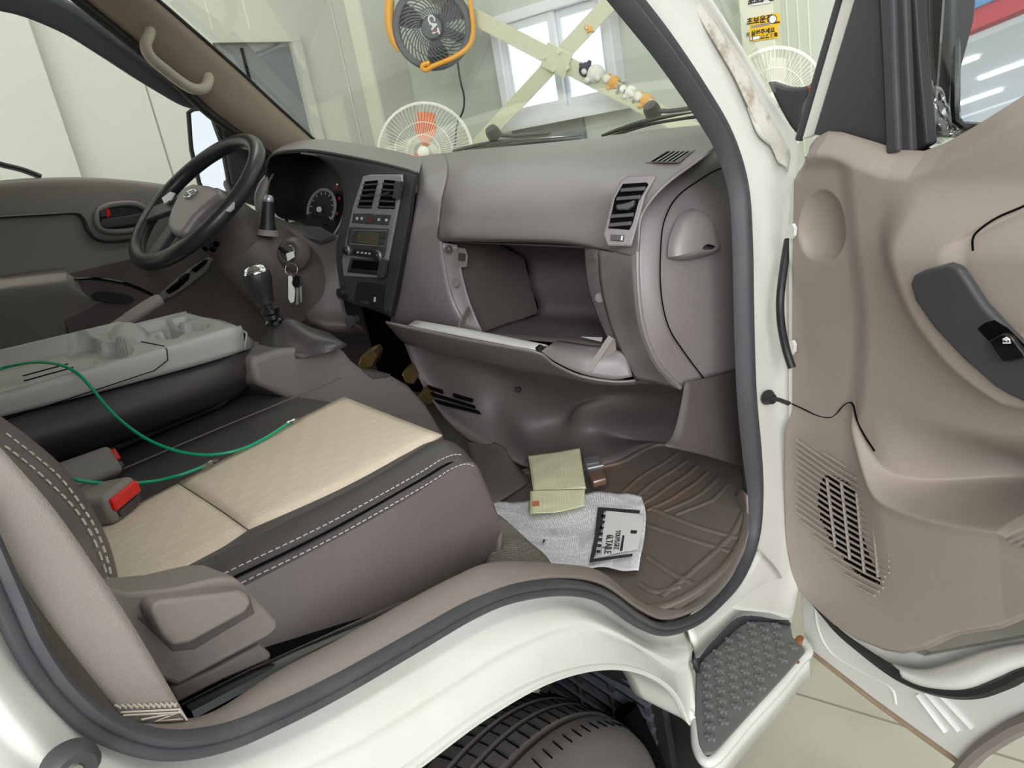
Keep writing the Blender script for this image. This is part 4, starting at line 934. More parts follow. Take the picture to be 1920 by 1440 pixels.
gr = [[A(*p[:2], y=p[2]) for p in col] for col in (S, T1, T2, T3, T4)]
hid = [p+Vector((-.03, .12, 0)) for p in gr[0]]
patch('backrest', [hid]+gr, 'leather', seat, 4, 4, thick=.01)
for T in (T1, T2):
    stitches('backrest_stitching', cr([A(u, v, y=y_)+Vector((.001, -.0012, .001)) for u, v, y_ in T[:7]], 6), seat, r=.0011, dash=.007, gap=.004)
obj('backrest_shell', MB().box((.03, -.30, 1.42), (.10, .60, .62), Matrix.Rotation(radians(-10), 3, 'Y')), 'leather', seat, smooth=False, bevel=.04, bseg=4)
# recliner side cover
n_ = Vector((0, 1, 0))
def side_plate(name, pts, y_, dep, m, parent, bevel, seg=3): return obj(name, MB().prism([A(u, v, y=y_) for u, v in pts], (0, dep, 0)), m, parent, bevel=bevel, bseg=seg, auto=30)
sc_ = side_plate('side_cover', [(150, 1060), (190, 1088), (215, 1104), (245, 1112), (330, 1103), (405, 1084), (440, 1082), (460, 1097), (522, 1164), (522, 1180), (505, 1196), (420, 1240), (335, 1287), (290, 1270), (220, 1180)], -.685, .05, 'trim', seat, .012)
side_plate('cover_recess', [(258, 1158), (290, 1135), (468, 1118), (478, 1150), (365, 1218), (325, 1222)], -.6862, .004, 'dash_low', sc_, .001)
side_plate('recline_lever', [(284, 1150), (288, 1132), (300, 1126), (450, 1108), (466, 1113), (474, 1130), (462, 1150), (355, 1208), (325, 1212), (305, 1190)], -.703, .022, 'trim', sc_, .009, 4)
side_plate('lever_step', [(318, 1185), (468, 1128), (462, 1150), (355, 1208), (325, 1212)], -.698, .02, 'trim', sc_, .004)
side_plate('lower_cover', [(320, 1290), (400, 1256), (490, 1208), (510, 1226), (508, 1238), (420, 1275), (335, 1318)], -.675, .03, 'trim', seat, .006)
obj('seat_rail', MB().tube([A(350, 1338, y=-.70), A(480, 1270, y=-.70), A(640, 1195, y=-.695), A(760, 1140, y=-.69)], .011, 8, flat=.6), 'gloss_black', seat)
# wheel housing step plate in front of the seat
mat('tread_plate', rgb(112, 107, 98), .6, bump=.2, bscale=300, var=.1, vscale=10)
wh = GY([[(905, 1080, -.66), (960, 1075, -.70), (1045, 1075, -.715)], [(915, 1040, -.60), (965, 1030, -.63), (1022, 1040, -.655)], [(920, 1000, -.56), (950, 1000, -.57), (992, 1015, -.59)], [(915, 960, -.52), (935, 965, -.53), (960, 985, -.55)]])
whh = thing('wheel_housing_cover', 'grey tread patterned floor step between seat front and sill', 'step cover', (.65, -.6, .75))
patch('plate', wh, 'tread_plate', whh, 5, 5, thick=.004)
kk = 0
gw = surf(wh, 8, 8)
for i in range(2, 15):
    for j in range(2, 14):
        p_ = gw[i][j]
        d1_ = (gw[i][min(j+1, 16)]-p_).normalized(); d2_ = (gw[i+1][j]-p_).normalized(); nn_ = d1_.cross(d2_).normalized()
        if nn_.z < 0: nn_ = -nn_
        if (i+j) % 2 == 0: obj('tread_bar', MB().frame_box(p_+nn_*.0006, d1_, d2_, nn_, (.009, .0035, .0018)), 'tread_plate', whh, smooth=False)

# ================================================================ folded centre backrest with tray
con = thing('folded_centre_backrest', 'folded centre seat backrest with grey plastic cup holder tray', 'armrest console', (.45, .09, 1.06))
C3 = [[(-160, 822, -.035), (-190, 900, -.06), (-190, 1010, -.01)], [(0, 780, -.035), (-12, 850, -.062), (-8, 920, -.01)], [(150, 742, -.035), (140, 808, -.062), (133, 867, 0)], [(300, 702, -.035), (296, 762, -.06), (267, 817, 0)],
      [(400, 674, -.033), (412, 722, -.05), (400, 765, .005)], [(448, 660, -.028), (468, 695, -.012), (462, 733, .03)], [(466, 652, .02), (482, 676, .05), (478, 702, .08)], [(470, 640, .12), (486, 660, .13), (484, 680, .14)], [(455, 630, .20), (468, 640, .21), (470, 655, .21)]]
rows = [[A(u, v, y=y_) for u, v, y_ in s] for s in C3]
patch('padded_back', rows, 'leather_dark', con, 4, 5, thick=.004)
obj('back_core', MB().box((.40, .10, 1.10), (.55, .20, .07)), 'leather_dark', con, smooth=False, bevel=.02, bseg=3)
pth = cr([A(u, v, y=y_)+Vector((.001, -.002, .004)) for u, v, y_ in ((133, 866, 0), (267, 816, 0), (400, 764, .005), (440, 745, .018), (462, 732, .03), (474, 715, .055), (478, 700, .08), (476, 685, .085))], 6)
stitches('back_stitching', pth, con, r=.0008, dash=.006, gap=.003)
# tray heightfield
RR, FR_, RL, FL_ = A(0, 737, y=-.045), A(448, 611, y=-.045), A(0, 668, y=.215), A(345, 584, y=.215)
FR_ = FR_; du_ = (FR_-RR); dl_ = (FL_-RL)
def TP(s, t): return (RR+du_*s).lerp(RL+dl_*s, t)
def sb(x, a_, b_, e=.015):
    def ss(q): q = max(0, min(1, q)); return q*q*(3-2*q)
    return ss((x-a_)/e)*ss((b_-x)/e)
nrm = (TP(.5, 1)-TP(.5, 0)).cross(du_).normalized()
if nrm.z < 0: nrm = -nrm
def hgt(s, t):
    h = 0
    rec = sb(s, -.55, .44, .02)*sb(t, .04, .90, .05)
    cup = 1 if ((s-.45)/.075)**2+((t-.30)/.26)**2 < 1 else 0
    cupb = sb(1-((s-.45)/.085)**2-((t-.30)/.28)**2, 0, 9, .15)
    cup2 = sb(1-((s-.37)/.085)**2-((t-.72)/.25)**2, 0, 9, .15)
    h -= .015*max(rec, cupb, cup2)+.008*max(cupb, cup2)
    h += .012*sb(t, .90, 2, .04)*sb(s, -.6, .66, .05)
    d_ = ((s-.585)/.085)**2+((t-.60)/.30)**2
    if d_ < 1: h += .022*(1-d_)**.6
    w1 = sb(s, .665, .86, .012)*sb(t, .52, .90, .05); w2 = sb(s, .73, .86, .012)*sb(t, .20, .62, .05); w3 = sb(1-((s-.87)/.06)**2-((t-.36)/.17)**2, 0, 9, .2)
    w4 = sb(1-((s-.72)/.05)**2-((t-.30)/.14)**2, 0, 9, .2)
    w5 = sb(s, .86, .95, .012)*sb(t, .62, .80, .05)
    h -= max(.085*max(w1, w2, w3), .045*w4, .03*w5)
    e = max(0, (s-.985)/.03); h -= .006*e*e
    h -= .004*max(0, (.03-t)/.03)**2+.004*max(0, (t-.97)/.03)**2
    return h
ns, ntt = 190, 60
g = [[TP(-.45+1.46*i/ns, j/ntt)+nrm*hgt(-.45+1.46*i/ns, j/ntt) for j in range(ntt+1)] for i in range(ns+1)]
tray = obj('tray', MB().grid(g), 'console', con, auto=0)
# side skirt of the tray down to the leather
sk = [[TP(-.45+1.46*i/20, 0) for i in range(21)], [], []]
low = cr([A(u, v, y=-.04) for u, v in ((-190, 830), (0, 781), (150, 743), (300, 703), (400, 675), (455, 657))], 6)
low = resample(low, 21)
sk[1] = [a_.lerp(b_, .25)+Vector((0, -.006, 0)) for a_, b_ in zip(sk[0], low)]; sk[2] = [b_+Vector((0, -.006, 0)) for b_ in low]
patch('tray_skirt', [sk[0], sk[1], sk[2]], 'console', con, 1, 4, thick=.003)
fr0 = [TP(1.01, t)+nrm*hgt(1.01, t) for t in (0, .25, .5, .75, 1)]
fr2 = [A(457, 658, y=-.038), A(470, 653, y=.018), A(476, 642, y=.10), A(472, 636, y=.16), A(458, 632, y=.205)]; fr1 = [p.lerp(q, .45)+Vector((.012, 0, .006)) for p, q in zip(fr0, fr2)]
patch('tray_nose', [fr0, fr1, fr2], 'console', con, 4, 4, thick=.003)
lf0 = [TP(-.45+1.46*i/8, 1) for i in range(9)]
obj('tray_far_side', MB().grid([lf0, [p+Vector((0, .004, -.10)) for p in lf0]]), 'console', con, thick=.003)
obj('tray_seam', MB().tube([TP(-.45, -.005)+Vector((0, -.006, -.035)), TP(.0, -.005)+Vector((0, -.0075, -.035)), TP(.55, -.005)+Vector((0, -.0075, -.030)), TP(.62, -.005)+Vector((0, -.0075, -.020)), TP(.635, -.005)+Vector((0, -.004, -.004)), TP(.635, .02)+nrm*.0005, TP(.57, .42)+nrm*.0015], .0008, 6), 'shade_black', tray)
for t_, s0, s1 in ((.52, .08, .27), (.38, .08, .28), (.24, .08, .29)):
    pp = [TP(s0+(s1-s0)*k/6, t_)+nrm*(hgt(s0+(s1-s0)*k/6, t_)+.0004) for k in range(7)]
    obj('tray_slot', MB().tube(pp, .0026, 6, flat=.4), 'shade_black', tray)

# ================================================================ gear lever and its console
gc_ = thing('gear_console', 'brown plastic gear lever console beside the seat front', 'console', A(640, 720, y=.05))
prf = [A(u, v, y=-.045) for u, v in ((470, 672), (520, 656), (575, 650), (642, 652), (662, 676), (684, 694), (735, 703), (768, 722), (800, 757), (834, 812), (846, 860), (640, 790), (480, 720))]
obj('body', MB().prism(prf, (0.02, .24, 0)), 'console_dark', gc_, bevel=.012, bseg=4, auto=30)
obj('notch', MB().prism([A(u, v, y=-.047) for u, v in ((682, 694), (735, 702), (728, 708), (700, 712), (690, 706))], (.01, .06, .004)), 'dash_low', gc_, smooth=False, bevel=.003)
obj('marker', MB().prism([A(u, v, z=1.115) for u, v in ((486, 672), (500, 670), (502, 674), (488, 676))], (0, 0, .004)), 'charcoal', gc_, smooth=False)
gl_ = thing('gear_lever', 'black gear lever with chrome topped knob and leather boot', 'gear lever', A(560, 655, y=.05))
kt, kb, sb_, bt = A(480, 512, y=.03), A(497, 562, y=.03), A(509, 590, y=.03), A(521, 607, y=.035)
ax_ = (kt-kb).normalized()
obj('knob', MB().lathe([(0, .066), (.012, .065), (.021, .060), (.0255, .050), (.025, .036), (.019, .014), (.0165, 0), (.0165, -.006), (0, -.006)], kb, ax_, 24), 'black_plastic', gl_, auto=60)
obj('knob_cap', MB().lathe([(0, .0685), (.010, .0675), (.0185, .0635), (.0235, .056), (.0245, .050)], kb, ax_, 24), 'chrome', gl_)
obj('shaft', MB().tube([kb, sb_, bt], .008, 12), 'black_plastic', gl_)
obj('collar', MB().lathe([(.0, .012), (.017, .012), (.0175, .004), (.013, 0), (.014, -.008), (.019, -.012), (.019, -.018)], sb_, ax_, 20), 'gloss_black', gl_)
bp_ = cr([A(u, v, z=1.112) for u, v in ((489, 660), (500, 672), (545, 674), (600, 664), (648, 650), (640, 640), (600, 636), (545, 640), (505, 646))], 4, True)
nb_ = len(bp_); bc_ = sum(bp_, Vector())/nb_
rows = []
for k, (f_, zz) in enumerate(((1.0, 0), (.98, .010), (.86, .020), (.62, .030), (.36, .048), (.2, .07), (.10, .092))):
    cen = bc_.lerp(bt, min(1, zz/.092))
    rr = []
    for i, p_ in enumerate(bp_):
        fold = 1+.10*sin(i*2*pi/nb_*5+k*.9)*(1 if 1 <= k <= 4 else 0)
        q_ = cen+(p_-bc_)*f_*fold; q_.z = bc_.z+zz if k < 6 else bt.z-.004
        rr.append(q_)
    rows.append(rr)
obj('boot', MB().grid([cr([r[j] for r in rows], 1) for j in range(nb_)], closed_v=True), 'leather_dark', gl_, auto=0, sub=1)
# hand brake behind the console
hb = thing('parking_brake_lever', 'grey parking brake lever rising behind the folded centre backrest', 'lever', A(240, 600, y=.26))
obj('grip', MB().tube(cr([A(u, v, y=.26) for u, v in ((205, 622), (245, 596), (280, 573), (300, 562))], 4), [.012]*4+[.0135]*8+[.012], 12), 'driver_trim', hb)
obj('button', MB().tube([A(298, 563, y=.26), A(308, 557, y=.26)], .0085, 12), 'charcoal', hb)

# ================================================================ belts and buckles
bl = thing('seat_belt', 'taupe seat belt webbing slanting down to the sill anchor', 'seat belt', A(296, 1350, y=-.735))
eL = [(238, 1356, -.738), (165, 1262, -.735), (90, 1165, -.732), (0, 1035, -.725), (-110, 880, -.715), (-260, 660, -.70)]
eR = [(354, 1352, -.738), (300, 1258, -.735), (232, 1145, -.732), (110, 965, -.722), (0, 838, -.715), (-160, 655, -.70)]
rows = [[A(u, v, y=y_) for u, v, y_ in eL], [A((a_[0]+b_[0])/2, (a_[1]+b_[1])/2, y=(a_[2]+b_[2])/2) for a_, b_ in zip(eL, eR)], [A(u, v, y=y_) for u, v, y_ in eR]]
patch('webbing', rows, 'belt', bl, 6, 3, thick=.0015)
def bpt(s, t): 
    a_, b_ = A(238, 1356, y=-.7395), A(354, 1352, y=-.7395); c_, d_ = A(165, 1262, y=-.7365), A(300, 1258, y=-.7365)
    return a_.lerp(b_, s).lerp(c_.lerp(d_, s), t)
mb = MB(); zz = [bpt(.03+.94*k/22, .30 if k % 2 else .37) for k in range(23)]
mb.tube(zz, .0009, 5)
for t_ in (.24, .18): mb.tube([bpt(.03, t_-.02), bpt(.97, t_)], .0008, 5)
mb.tube([bpt(.25, .06), bpt(.95, .19), bpt(.45, .02), bpt(.92, .05), bpt(.7, .16)], .0008, 5)
mb.tube([bpt(.95, .24), bpt(.98, .02)], .0008, 5)
o = obj('anchor_stitching', mb, 'thread', bl)
def buckle(name, label, c, d, up_, size, face_h, group=None):
    t = thing(name, label, 'buckle', c)
    d = Vector(d).normalized(); s_ = d.cross(Vector(up_)).normalized(); u_ = s_.cross(d)
    L_, W_, H_ = size
    obj('housing', MB().frame_box(c, d, s_, u_, (L_, W_, H_)), 'driver_trim', t, bevel=.009, bseg=4, auto=30)
    r = obj('release_button', MB().frame_box(c+d*(L_/2+.001)+u_*(H_*.12), d, s_, u_, (.008, W_*.86, H_*.42)), 'red', t, bevel=.003, bseg=3, auto=30)
    obj('latch_slot', MB().frame_box(c+d*(L_/2+.001)-u_*(H_*.24), d, s_, u_, (.006, W_*.72, H_*.22)), 'charcoal', t, smooth=False, bevel=.002)
    return t
b1 = A(176, 938, y=-.42)
buckle('belt_buckle', 'grey belt buckle with red button facing up at the beige cushion edge', A(186, 945, z=1.083), (.45, -.72, .05), (0, 0, 1), (.075, .064, .040), 1)
buckle('belt_buckle', 'grey belt buckle with narrow red button lying beside folded backrest', A(160, 886, z=1.085), (.83, .06, -.06), (.1, .55, .8), (.085, .036, .046), 1)

# ================================================================ green wire
gw_ = thing('green_wire', 'green insulated wire with two crimped ring terminals lying on the seat', 'wire', A(405, 862, z=1.07))
w1 = [A(u, v, y=y_) if k_ == 'y' else A(u, v, z=y_) for u, v, k_, y_ in ((545, 791, 'z', 1.071), (500, 820, 'z', 1.069), (450, 843, 'z', 1.068), (390, 853, 'z', 1.072), (330, 845, 'z', 1.085), (270, 820, 'y', -.13), (215, 778, 'y', -.10), (172, 728, 'y', -.08), (145, 700, 'y', -.055), (112, 684, 'y', -.02), (70, 679, 'y', .03), (30, 684, 'y', .08), (-10, 697, 'y', .10), (-120, 760, 'y', .0), (-160, 850, 'y', -.15))]
w2 = [A(u, v, z=z_) for u, v, z_ in ((388, 872, 1.070), (340, 890, 1.069), (290, 902, 1.070), (235, 907, 1.085), (180, 905, 1.105), (126, 896, 1.12), (60, 880, 1.13))]
obj('insulation', MB().tube(cr(w1, 8), .0024, 8), 'green_wire', gw_)
obj('insulation', MB().tube(cr(w2, 8), .0024, 8), 'green_wire', gw_)
for (u0, v0), (u1, v1), z_ in (((543, 793), (562, 784), 1.071), ((386, 873), (406, 861), 1.072)):
    a_, b_ = A(u0, v0, z=z_), A(u1, v1, z=z_); d_ = (b_-a_)
    t_ = obj('ring_terminal', MB().tube([a_, a_+d_*.5], .0034, 8), 'steel', gw_)
    obj('crimp_sleeve', MB().tube([a_-d_*.25, a_+d_*.2], .0034, 8), 'clear_plastic', t_)
    obj('eye', MB().lathe([(.0028, .0006), (.0055, .0006), (.0055, -.0006), (.0028, -.0006), (.0028, .0006)], a_+d_*.8, (0, 0, 1), 16), 'steel', t_)
# ================================================================ steering wheel and column
WC = A(368, 375, y=.37); e1 = Vector((.301, 0, .231)).normalized(); wn = Vector((-e1.z, 0, e1.x)); ey = Vector((0, 1, 0))
sw = thing('steering_wheel', 'black leather steering wheel with grey hub and chrome emblem', 'steering wheel', WC)
ringp = [WC+e1*(cos(2*pi*k/64)*.176)+ey*(sin(2*pi*k/64)*.176) for k in range(64)]
obj('rim', MB().tube(ringp, .0175, 14, closed=True, flat=1.0), 'rim_leather' if 'rim_leather' in MATS else mat('rim_leather', rgb(42, 43, 45), .32, bump=.15, bscale=500, var=.1), sw)
def WP(u, v, off): return AP(u, v, WC+wn*off, wn)
hub = [(322, 437), (313, 428), (312, 414), (318, 394), (332, 366), (346, 348), (362, 342), (388, 345), (410, 352), (414, 362), (398, 373), (380, 388), (362, 405), (346, 428), (336, 438)]
hp = [WP(u, v, .028) for u, v in hub]
hubo = obj('hub_pad', MB().prism(hp, wn*-.04), 'dash', sw, bevel=.010, bseg=4, auto=30)
ec = WP(356, 363, .031)
obj('emblem_ring', MB().tube([ec+e1*(cos(2*pi*k/28)*.011)+ey*(sin(2*pi*k/28)*.021) for k in range(28)], .0019, 8, closed=True), 'chrome', hubo)
for dy in (-.0075, .0075):
    obj('emblem_bar', MB().tube([ec+e1*.0085+ey*(dy-.004), ec-e1*.0085+ey*(dy+.004)], .0018, 8), 'chrome', hubo)
obj('emblem_bar', MB().tube([ec+ey*.008+e1*.003, ec-ey*.008-e1*.003], .0017, 8), 'chrome', hubo)
for a_, ln in ((radians(100), .115), (radians(-100), .115), (radians(180), .115)):
    d_ = e1*cos(a_)+ey*sin(a_)
    obj('spoke', MB().frame_box(WC+d_*.115+wn*.004, d_, wn.cross(d_), wn, (.11, .045, .014)), 'charcoal', sw, bevel=.004, smooth=False)
obj('spoke_trim', MB().prism([WP(u, v, .016) for u, v in ((311, 385), (306, 374), (322, 362), (330, 364), (322, 378))], wn*.005), 'silver', sw, smooth=False, bevel=.001)
obj('spoke_trim', MB().prism([WP(u, v, .012) for u, v in ((425, 398), (441, 380), (440, 392), (432, 399))], wn*.004), 'silver', sw, smooth=False, bevel=.001)
ca = -wn
colm = thing('steering_column', 'brown grey steering column shroud with ignition and stalk', 'steering column', WC+ca*.15)
obj('upper_cover', MB().tube([WC+ca*.015, WC+ca*.05, WC+ca*.10, WC+ca*.125], [.05, .062, .068, .070], 28, upv=(0, 1, 0), flat=1.25), 'dash_low', colm)
obj('lower_shroud', MB().tube([WC+ca*.122, WC+ca*.14, WC+ca*.20, WC+ca*.28, WC+ca*.34]+[], [.070, .082, .092, .100, .10], 32, upv=(0, 1, 0), flat=1.15), 'column', colm)
for u, v in ((415, 428), (411, 446), (455, 415), (462, 424)):
    pass
for t_, an in ((.075, -60), (.082, -75), (.075, -88)):
    an = radians(an); dd_ = Vector((0, -1, 0))*cos(an)+e1*sin(an)
    obj('screw_hole', MB().lathe([(0, .001), (.006, .001), (.007, -.004)], WC+ca*t_+dd_*.078, dd_, 12), 'shade_black', colm)
# stalk
sb0, st0 = A(502, 438, y=.262), A(503, 378, y=.25)
stk = obj('stalk', MB().tube(cr([sb0, sb0.lerp(st0, .3), sb0.lerp(st0, .7), st0], 3), [.019, .0185, .018, .016, .0150, .0145, .0140, .0135, .013, .0125], 16), 'black_plastic', colm)
obj('stalk_tip', MB().lathe([(0, .010), (.007, .009), (.0105, .004), (.011, -.002), (.010, -.006)], A(504, 374, y=.25), (st0-sb0), 18), 'silver', stk)
obj('stalk_boot', MB().lathe([(.014, .012), (.022, .006), (.024, -.004)], sb0, (st0-sb0), 20), 'driver_trim', stk)
# ignition
ig = A(546, 474, y=.245); ign = Vector((-.80, -.45, .35)).normalized()
igo = obj('ignition_bezel', MB().lathe([(.0, .008), (.018, .008), (.021, .012), (.025, .012), (.033, .004), (.040, -.012)], ig, ign, 28), 'column', colm)
obj('ignition_barrel', MB().lathe([(0, .016), (.014, .016), (.0165, .013), (.017, .004)], ig, ign, 24), 'steel', igo)
# keys
ky = thing('key_bunch', 'vehicle keys with ring and fob hanging from the ignition', 'keys', ig+ign*.03)
obj('key_bow', MB().frame_box(ig+ign*.028+Vector((0, 0, -.004)), ign, Vector((.3, -.6, -.75)), ign.cross(Vector((.3, -.6, -.75))), (.030, .026, .009)), 'gloss_black', ky, bevel=.004, smooth=False)
kc = ig+ign*.045+Vector((0, 0, -.001))
obj('key_badge', MB().prism([AP(u, v, ig+ign*.045, ign) for u, v in ((537, 476), (551, 471), (553, 482), (540, 490))], ign*.002), 'icon', ky, smooth=False)
rc = AP(546, 505, ig+ign*.04, ign); k1 = Vector((.43, -.86, .2)).normalized()
rp = [rc+RT*(cos(2*pi*k/28)*.0135)+UP*(sin(2*pi*k/28)*.0135) for k in range(28)]
obj('key_ring', MB().tube(rp, .0010, 6, closed=True), 'chrome', ky)
def kp(pts): return [AP(u, v, ig+ign*.040, -FW) for u, v in pts]
obj('key_tag', MB().prism(kp([(541, 518), (547, 514), (554, 545), (552, 566), (546, 569), (541, 560)]), FW*-.004), 'white_plastic', ky, bevel=.0012, smooth=False)
obj('key_fob', MB().prism(kp([(551, 520), (558, 516), (567, 520), (569, 531), (563, 540), (553, 540), (548, 532)]), FW*-.009), 'gloss_black', ky, bevel=.003, smooth=False)
for q in ([(556, 540), (561, 540), (560, 571), (555, 572)], [(562, 538), (566, 537), (567, 566), (563, 568)]):
    obj('key_blade', MB().prism(kp(q), FW*-.002), 'steel', ky, smooth=False)

# ================================================================ driver door
dd = thing('driver_door', 'dark brown driver door trim seen across the cab', 'door', (.7, .74, .9))
rows = [[A(u, v, y=.735) for u, v in ((-140, 358), (-40, 343), (60, 334), (180, 333), (310, 346), (420, 372), (505, 405))],
        [A(u, v, y=.712) for u, v in ((-140, 368), (-40, 352), (60, 342), (180, 341), (310, 355), (420, 382), (505, 415))],
        [A(u, v, y=.705) for u, v in ((-140, 410), (-40, 398), (60, 388), (180, 385), (310, 395), (420, 420), (505, 450))],
        [A(u, v, y=.712) for u, v in ((-140, 500), (-40, 490), (60, 480), (180, 475), (310, 480), (420, 495), (505, 520))],
        [A(u, v, y=.70) for u, v in ((-140, 640), (-40, 630), (60, 620), (180, 610), (310, 600), (420, 600), (505, 610))],
        [A(u, v, y=.69) for u, v in ((-140, 820), (-40, 810), (60, 800), (180, 780), (310, 760), (420, 740), (505, 730))]]
patch('trim_panel', rows, 'driver_trim', dd, 5, 5, thick=.006)
obj('outer_panel', MB().box((.72, .80, .95), (1.0, .02, .52)), 'paint', dd, smooth=False)
gro = cr([A(u, v, y=.701) for u, v in ((-60, 412), (0, 407), (90, 402), (140, 400), (156, 412), (164, 432), (182, 449), (215, 452), (258, 446))], 6)
obj('trim_groove', MB().tube(gro, .009, 8, flat=.4), 'shade_black' if False else 'charcoal', dd)
def oval(cx, cy, rx, ry, rot, y_, n=36, pw=2.6):
    out = []
    for k in range(n):
        t = 2*pi*k/n; c_, s_ = cos(t), sin(t)
        a_, b_ = rx*(abs(c_)**(2/pw))*(1 if c_ > 0 else -1), ry*(abs(s_)**(2/pw))*(1 if s_ > 0 else -1)
        out.append(A(cx+a_*cos(rot)-b_*sin(rot), cy+a_*sin(rot)+b_*cos(rot), y=y_))
    return out
bz_ = obj('handle_bezel', MB().tube(oval(228, 408, 47, 26, -.08, .700), .007, 10, closed=True), 'driver_trim', dd)
obj('handle_cup', MB().prism(oval(228, 408, 45, 24, -.08, .702), (0, .004, 0)), 'black_plastic', bz_, smooth=False)
obj('door_handle', MB().prism([A(u, v, y=.690) for u, v in ((192, 410), (240, 404), (272, 397), (275, 408), (262, 420), (200, 429), (190, 422))], (0, .010, 0)), 'charcoal', bz_, bevel=.004, bseg=3, auto=30)
obj('lock_lever', MB().prism([A(u, v, y=.688) for u, v in ((188, 394), (198, 391), (202, 405), (192, 408))], (0, .01, 0)), 'charcoal', bz_, smooth=False, bevel=.002)
obj('lock_indicator', MB().prism([A(u, v, y=.687) for u, v in ((199, 391), (206, 394), (207, 405), (201, 407))], (0, .008, 0)), 'red', bz_, smooth=False)
arm = GY([[(-120, 538, .70), (0, 518, .70), (110, 503, .70), (128, 508, .70), (142, 522, .70)], [(-120, 552, .635), (0, 534, .635), (110, 521, .64), (130, 521, .65), (146, 524, .67)],
          [(-120, 575, .625), (0, 556, .625), (110, 543, .63), (140, 545, .64), (170, 560, .66)], [(-120, 640, .66), (0, 625, .66), (120, 600, .67), (190, 590, .685), (260, 580, .708)], [(-120, 740, .71), (0, 730, .712), (120, 690, .712), (220, 640, .712), (300, 590, .715)]])
patch('armrest', arm, 'driver_trim', dd, 5, 5, thick=.004)
obj('pull_trim', MB().tube(cr([A(u, v, y=.655) for u, v in ((140, 523), (180, 522), (230, 530), (270, 545), (302, 562))], 6), .004, 8), 'gloss_black', dd)
ph = oval(212, 558, 38, 10, .12, .655)
obj('pull_recess', MB().prism(ph, (0, .004, 0)), 'black_plastic', dd, smooth=False)
swp = obj('switch_panel', MB().prism([A(u, v, y=.66) for u, v in ((303, 550), (330, 525), (362, 500), (392, 482), (402, 486), (388, 510), (350, 540), (318, 560))], (0, .03, 0)), 'driver_trim', dd, bevel=.004, bseg=3, auto=30)
obj('switch_plate', MB().prism([A(u, v, y=.657) for u, v in ((310, 546), (332, 527), (348, 513), (358, 512), (354, 525), (335, 542), (318, 552))], (0, .004, 0)), 'gloss_black', swp, bevel=.002, smooth=False)
obj('switch_plate', MB().prism([A(u, v, y=.657) for u, v in ((356, 506), (380, 488), (391, 485), (388, 494), (368, 511))], (0, .004, 0)), 'gloss_black', swp, bevel=.002, smooth=False)
obj('switch', MB().prism([A(u, v, y=.653) for u, v in ((336, 522), (344, 515), (350, 517), (341, 526))], (0, .006, 0)), 'black_plastic', swp, bevel=.001, smooth=False)
# window frame of the driver door
fo = [(-140, -60, .69), (20, -45, .70), (127, 0, .71), (200, 45, .715), (300, 115, .72), (390, 190, .73), (430, 232, .735)]
fi = [(-140, 25, .69), (0, 21, .70), (110, 58, .71), (185, 102, .715), (270, 157, .72), (345, 200, .73), (396, 205, .735)]
a_ = [A(u, v, y=y_) for u, v, y_ in fo]; b_ = [A(u, v, y=y_) for u, v, y_ in fi]
patch('window_frame', [a_, [p.lerp(q, .5)+Vector((0, -.012, 0)) for p, q in zip(a_, b_)], b_], 'frame_grey', dd, 5, 4, thick=.02)
obj('sail_panel', MB().prism([A(u, v, y=.735) for u, v in ((392, 205), (430, 232), (505, 290), (520, 400), (440, 372), (428, 340), (415, 270))], (0, .01, 0)), 'black_plastic', dd, smooth=False)
for k, (u0, u1) in enumerate(((400, 428), (408, 436))):
    obj('window_channel', MB().tube([A(u0, 212, y=.728), A(u0+14, 270, y=.728), A(u1, 345, y=.728)], .004, 6), 'rubber', dd)
obj('belt_moulding', MB().tube(cr([A(u, v, y=.742) for u, v in ((-60, 290), (0, 308), (40, 318), (75, 331))], 5), .011, 8, flat=.6), 'charcoal', dd)
# driver side mirror
dm = thing('driver_mirror', 'black driver side door mirror with bright reflection outside the window', 'mirror', A(385, 350, y=.95))
mo = [(357, 215), (366, 208), (394, 206), (402, 214), (412, 250), (424, 310), (434, 352), (428, 368), (392, 372), (376, 340), (362, 280)]
mn = Vector((-.87, -.50, .01)).normalized(); mc = A(392, 285, y=.96)
gl2 = [AP(u, v, mc, mn) for u, v in mo]; cgl = sum(gl2, Vector())/len(gl2)
hs = [cgl+(p-cgl)*1.10 for p in gl2]
obj('housing', MB().prism(hs, mn*-.06), 'gloss_black', dm, bevel=.012, bseg=3, auto=30)
obj('housing_edge', MB().tube([cgl+(p-cgl)*1.05+mn*.003 for p in gl2], .008, 8, closed=True), 'black_plastic', dm)
obj('mirror_glass', MB().prism([p+mn*.003 for p in gl2], mn*.002), 'mirror', dm, smooth=False)
obj('arm', MB().tube([cgl-mn*.05+Vector((0, 0, -.08)), A(450, 390, y=.78)], .018, 10), 'black_plastic', dm)
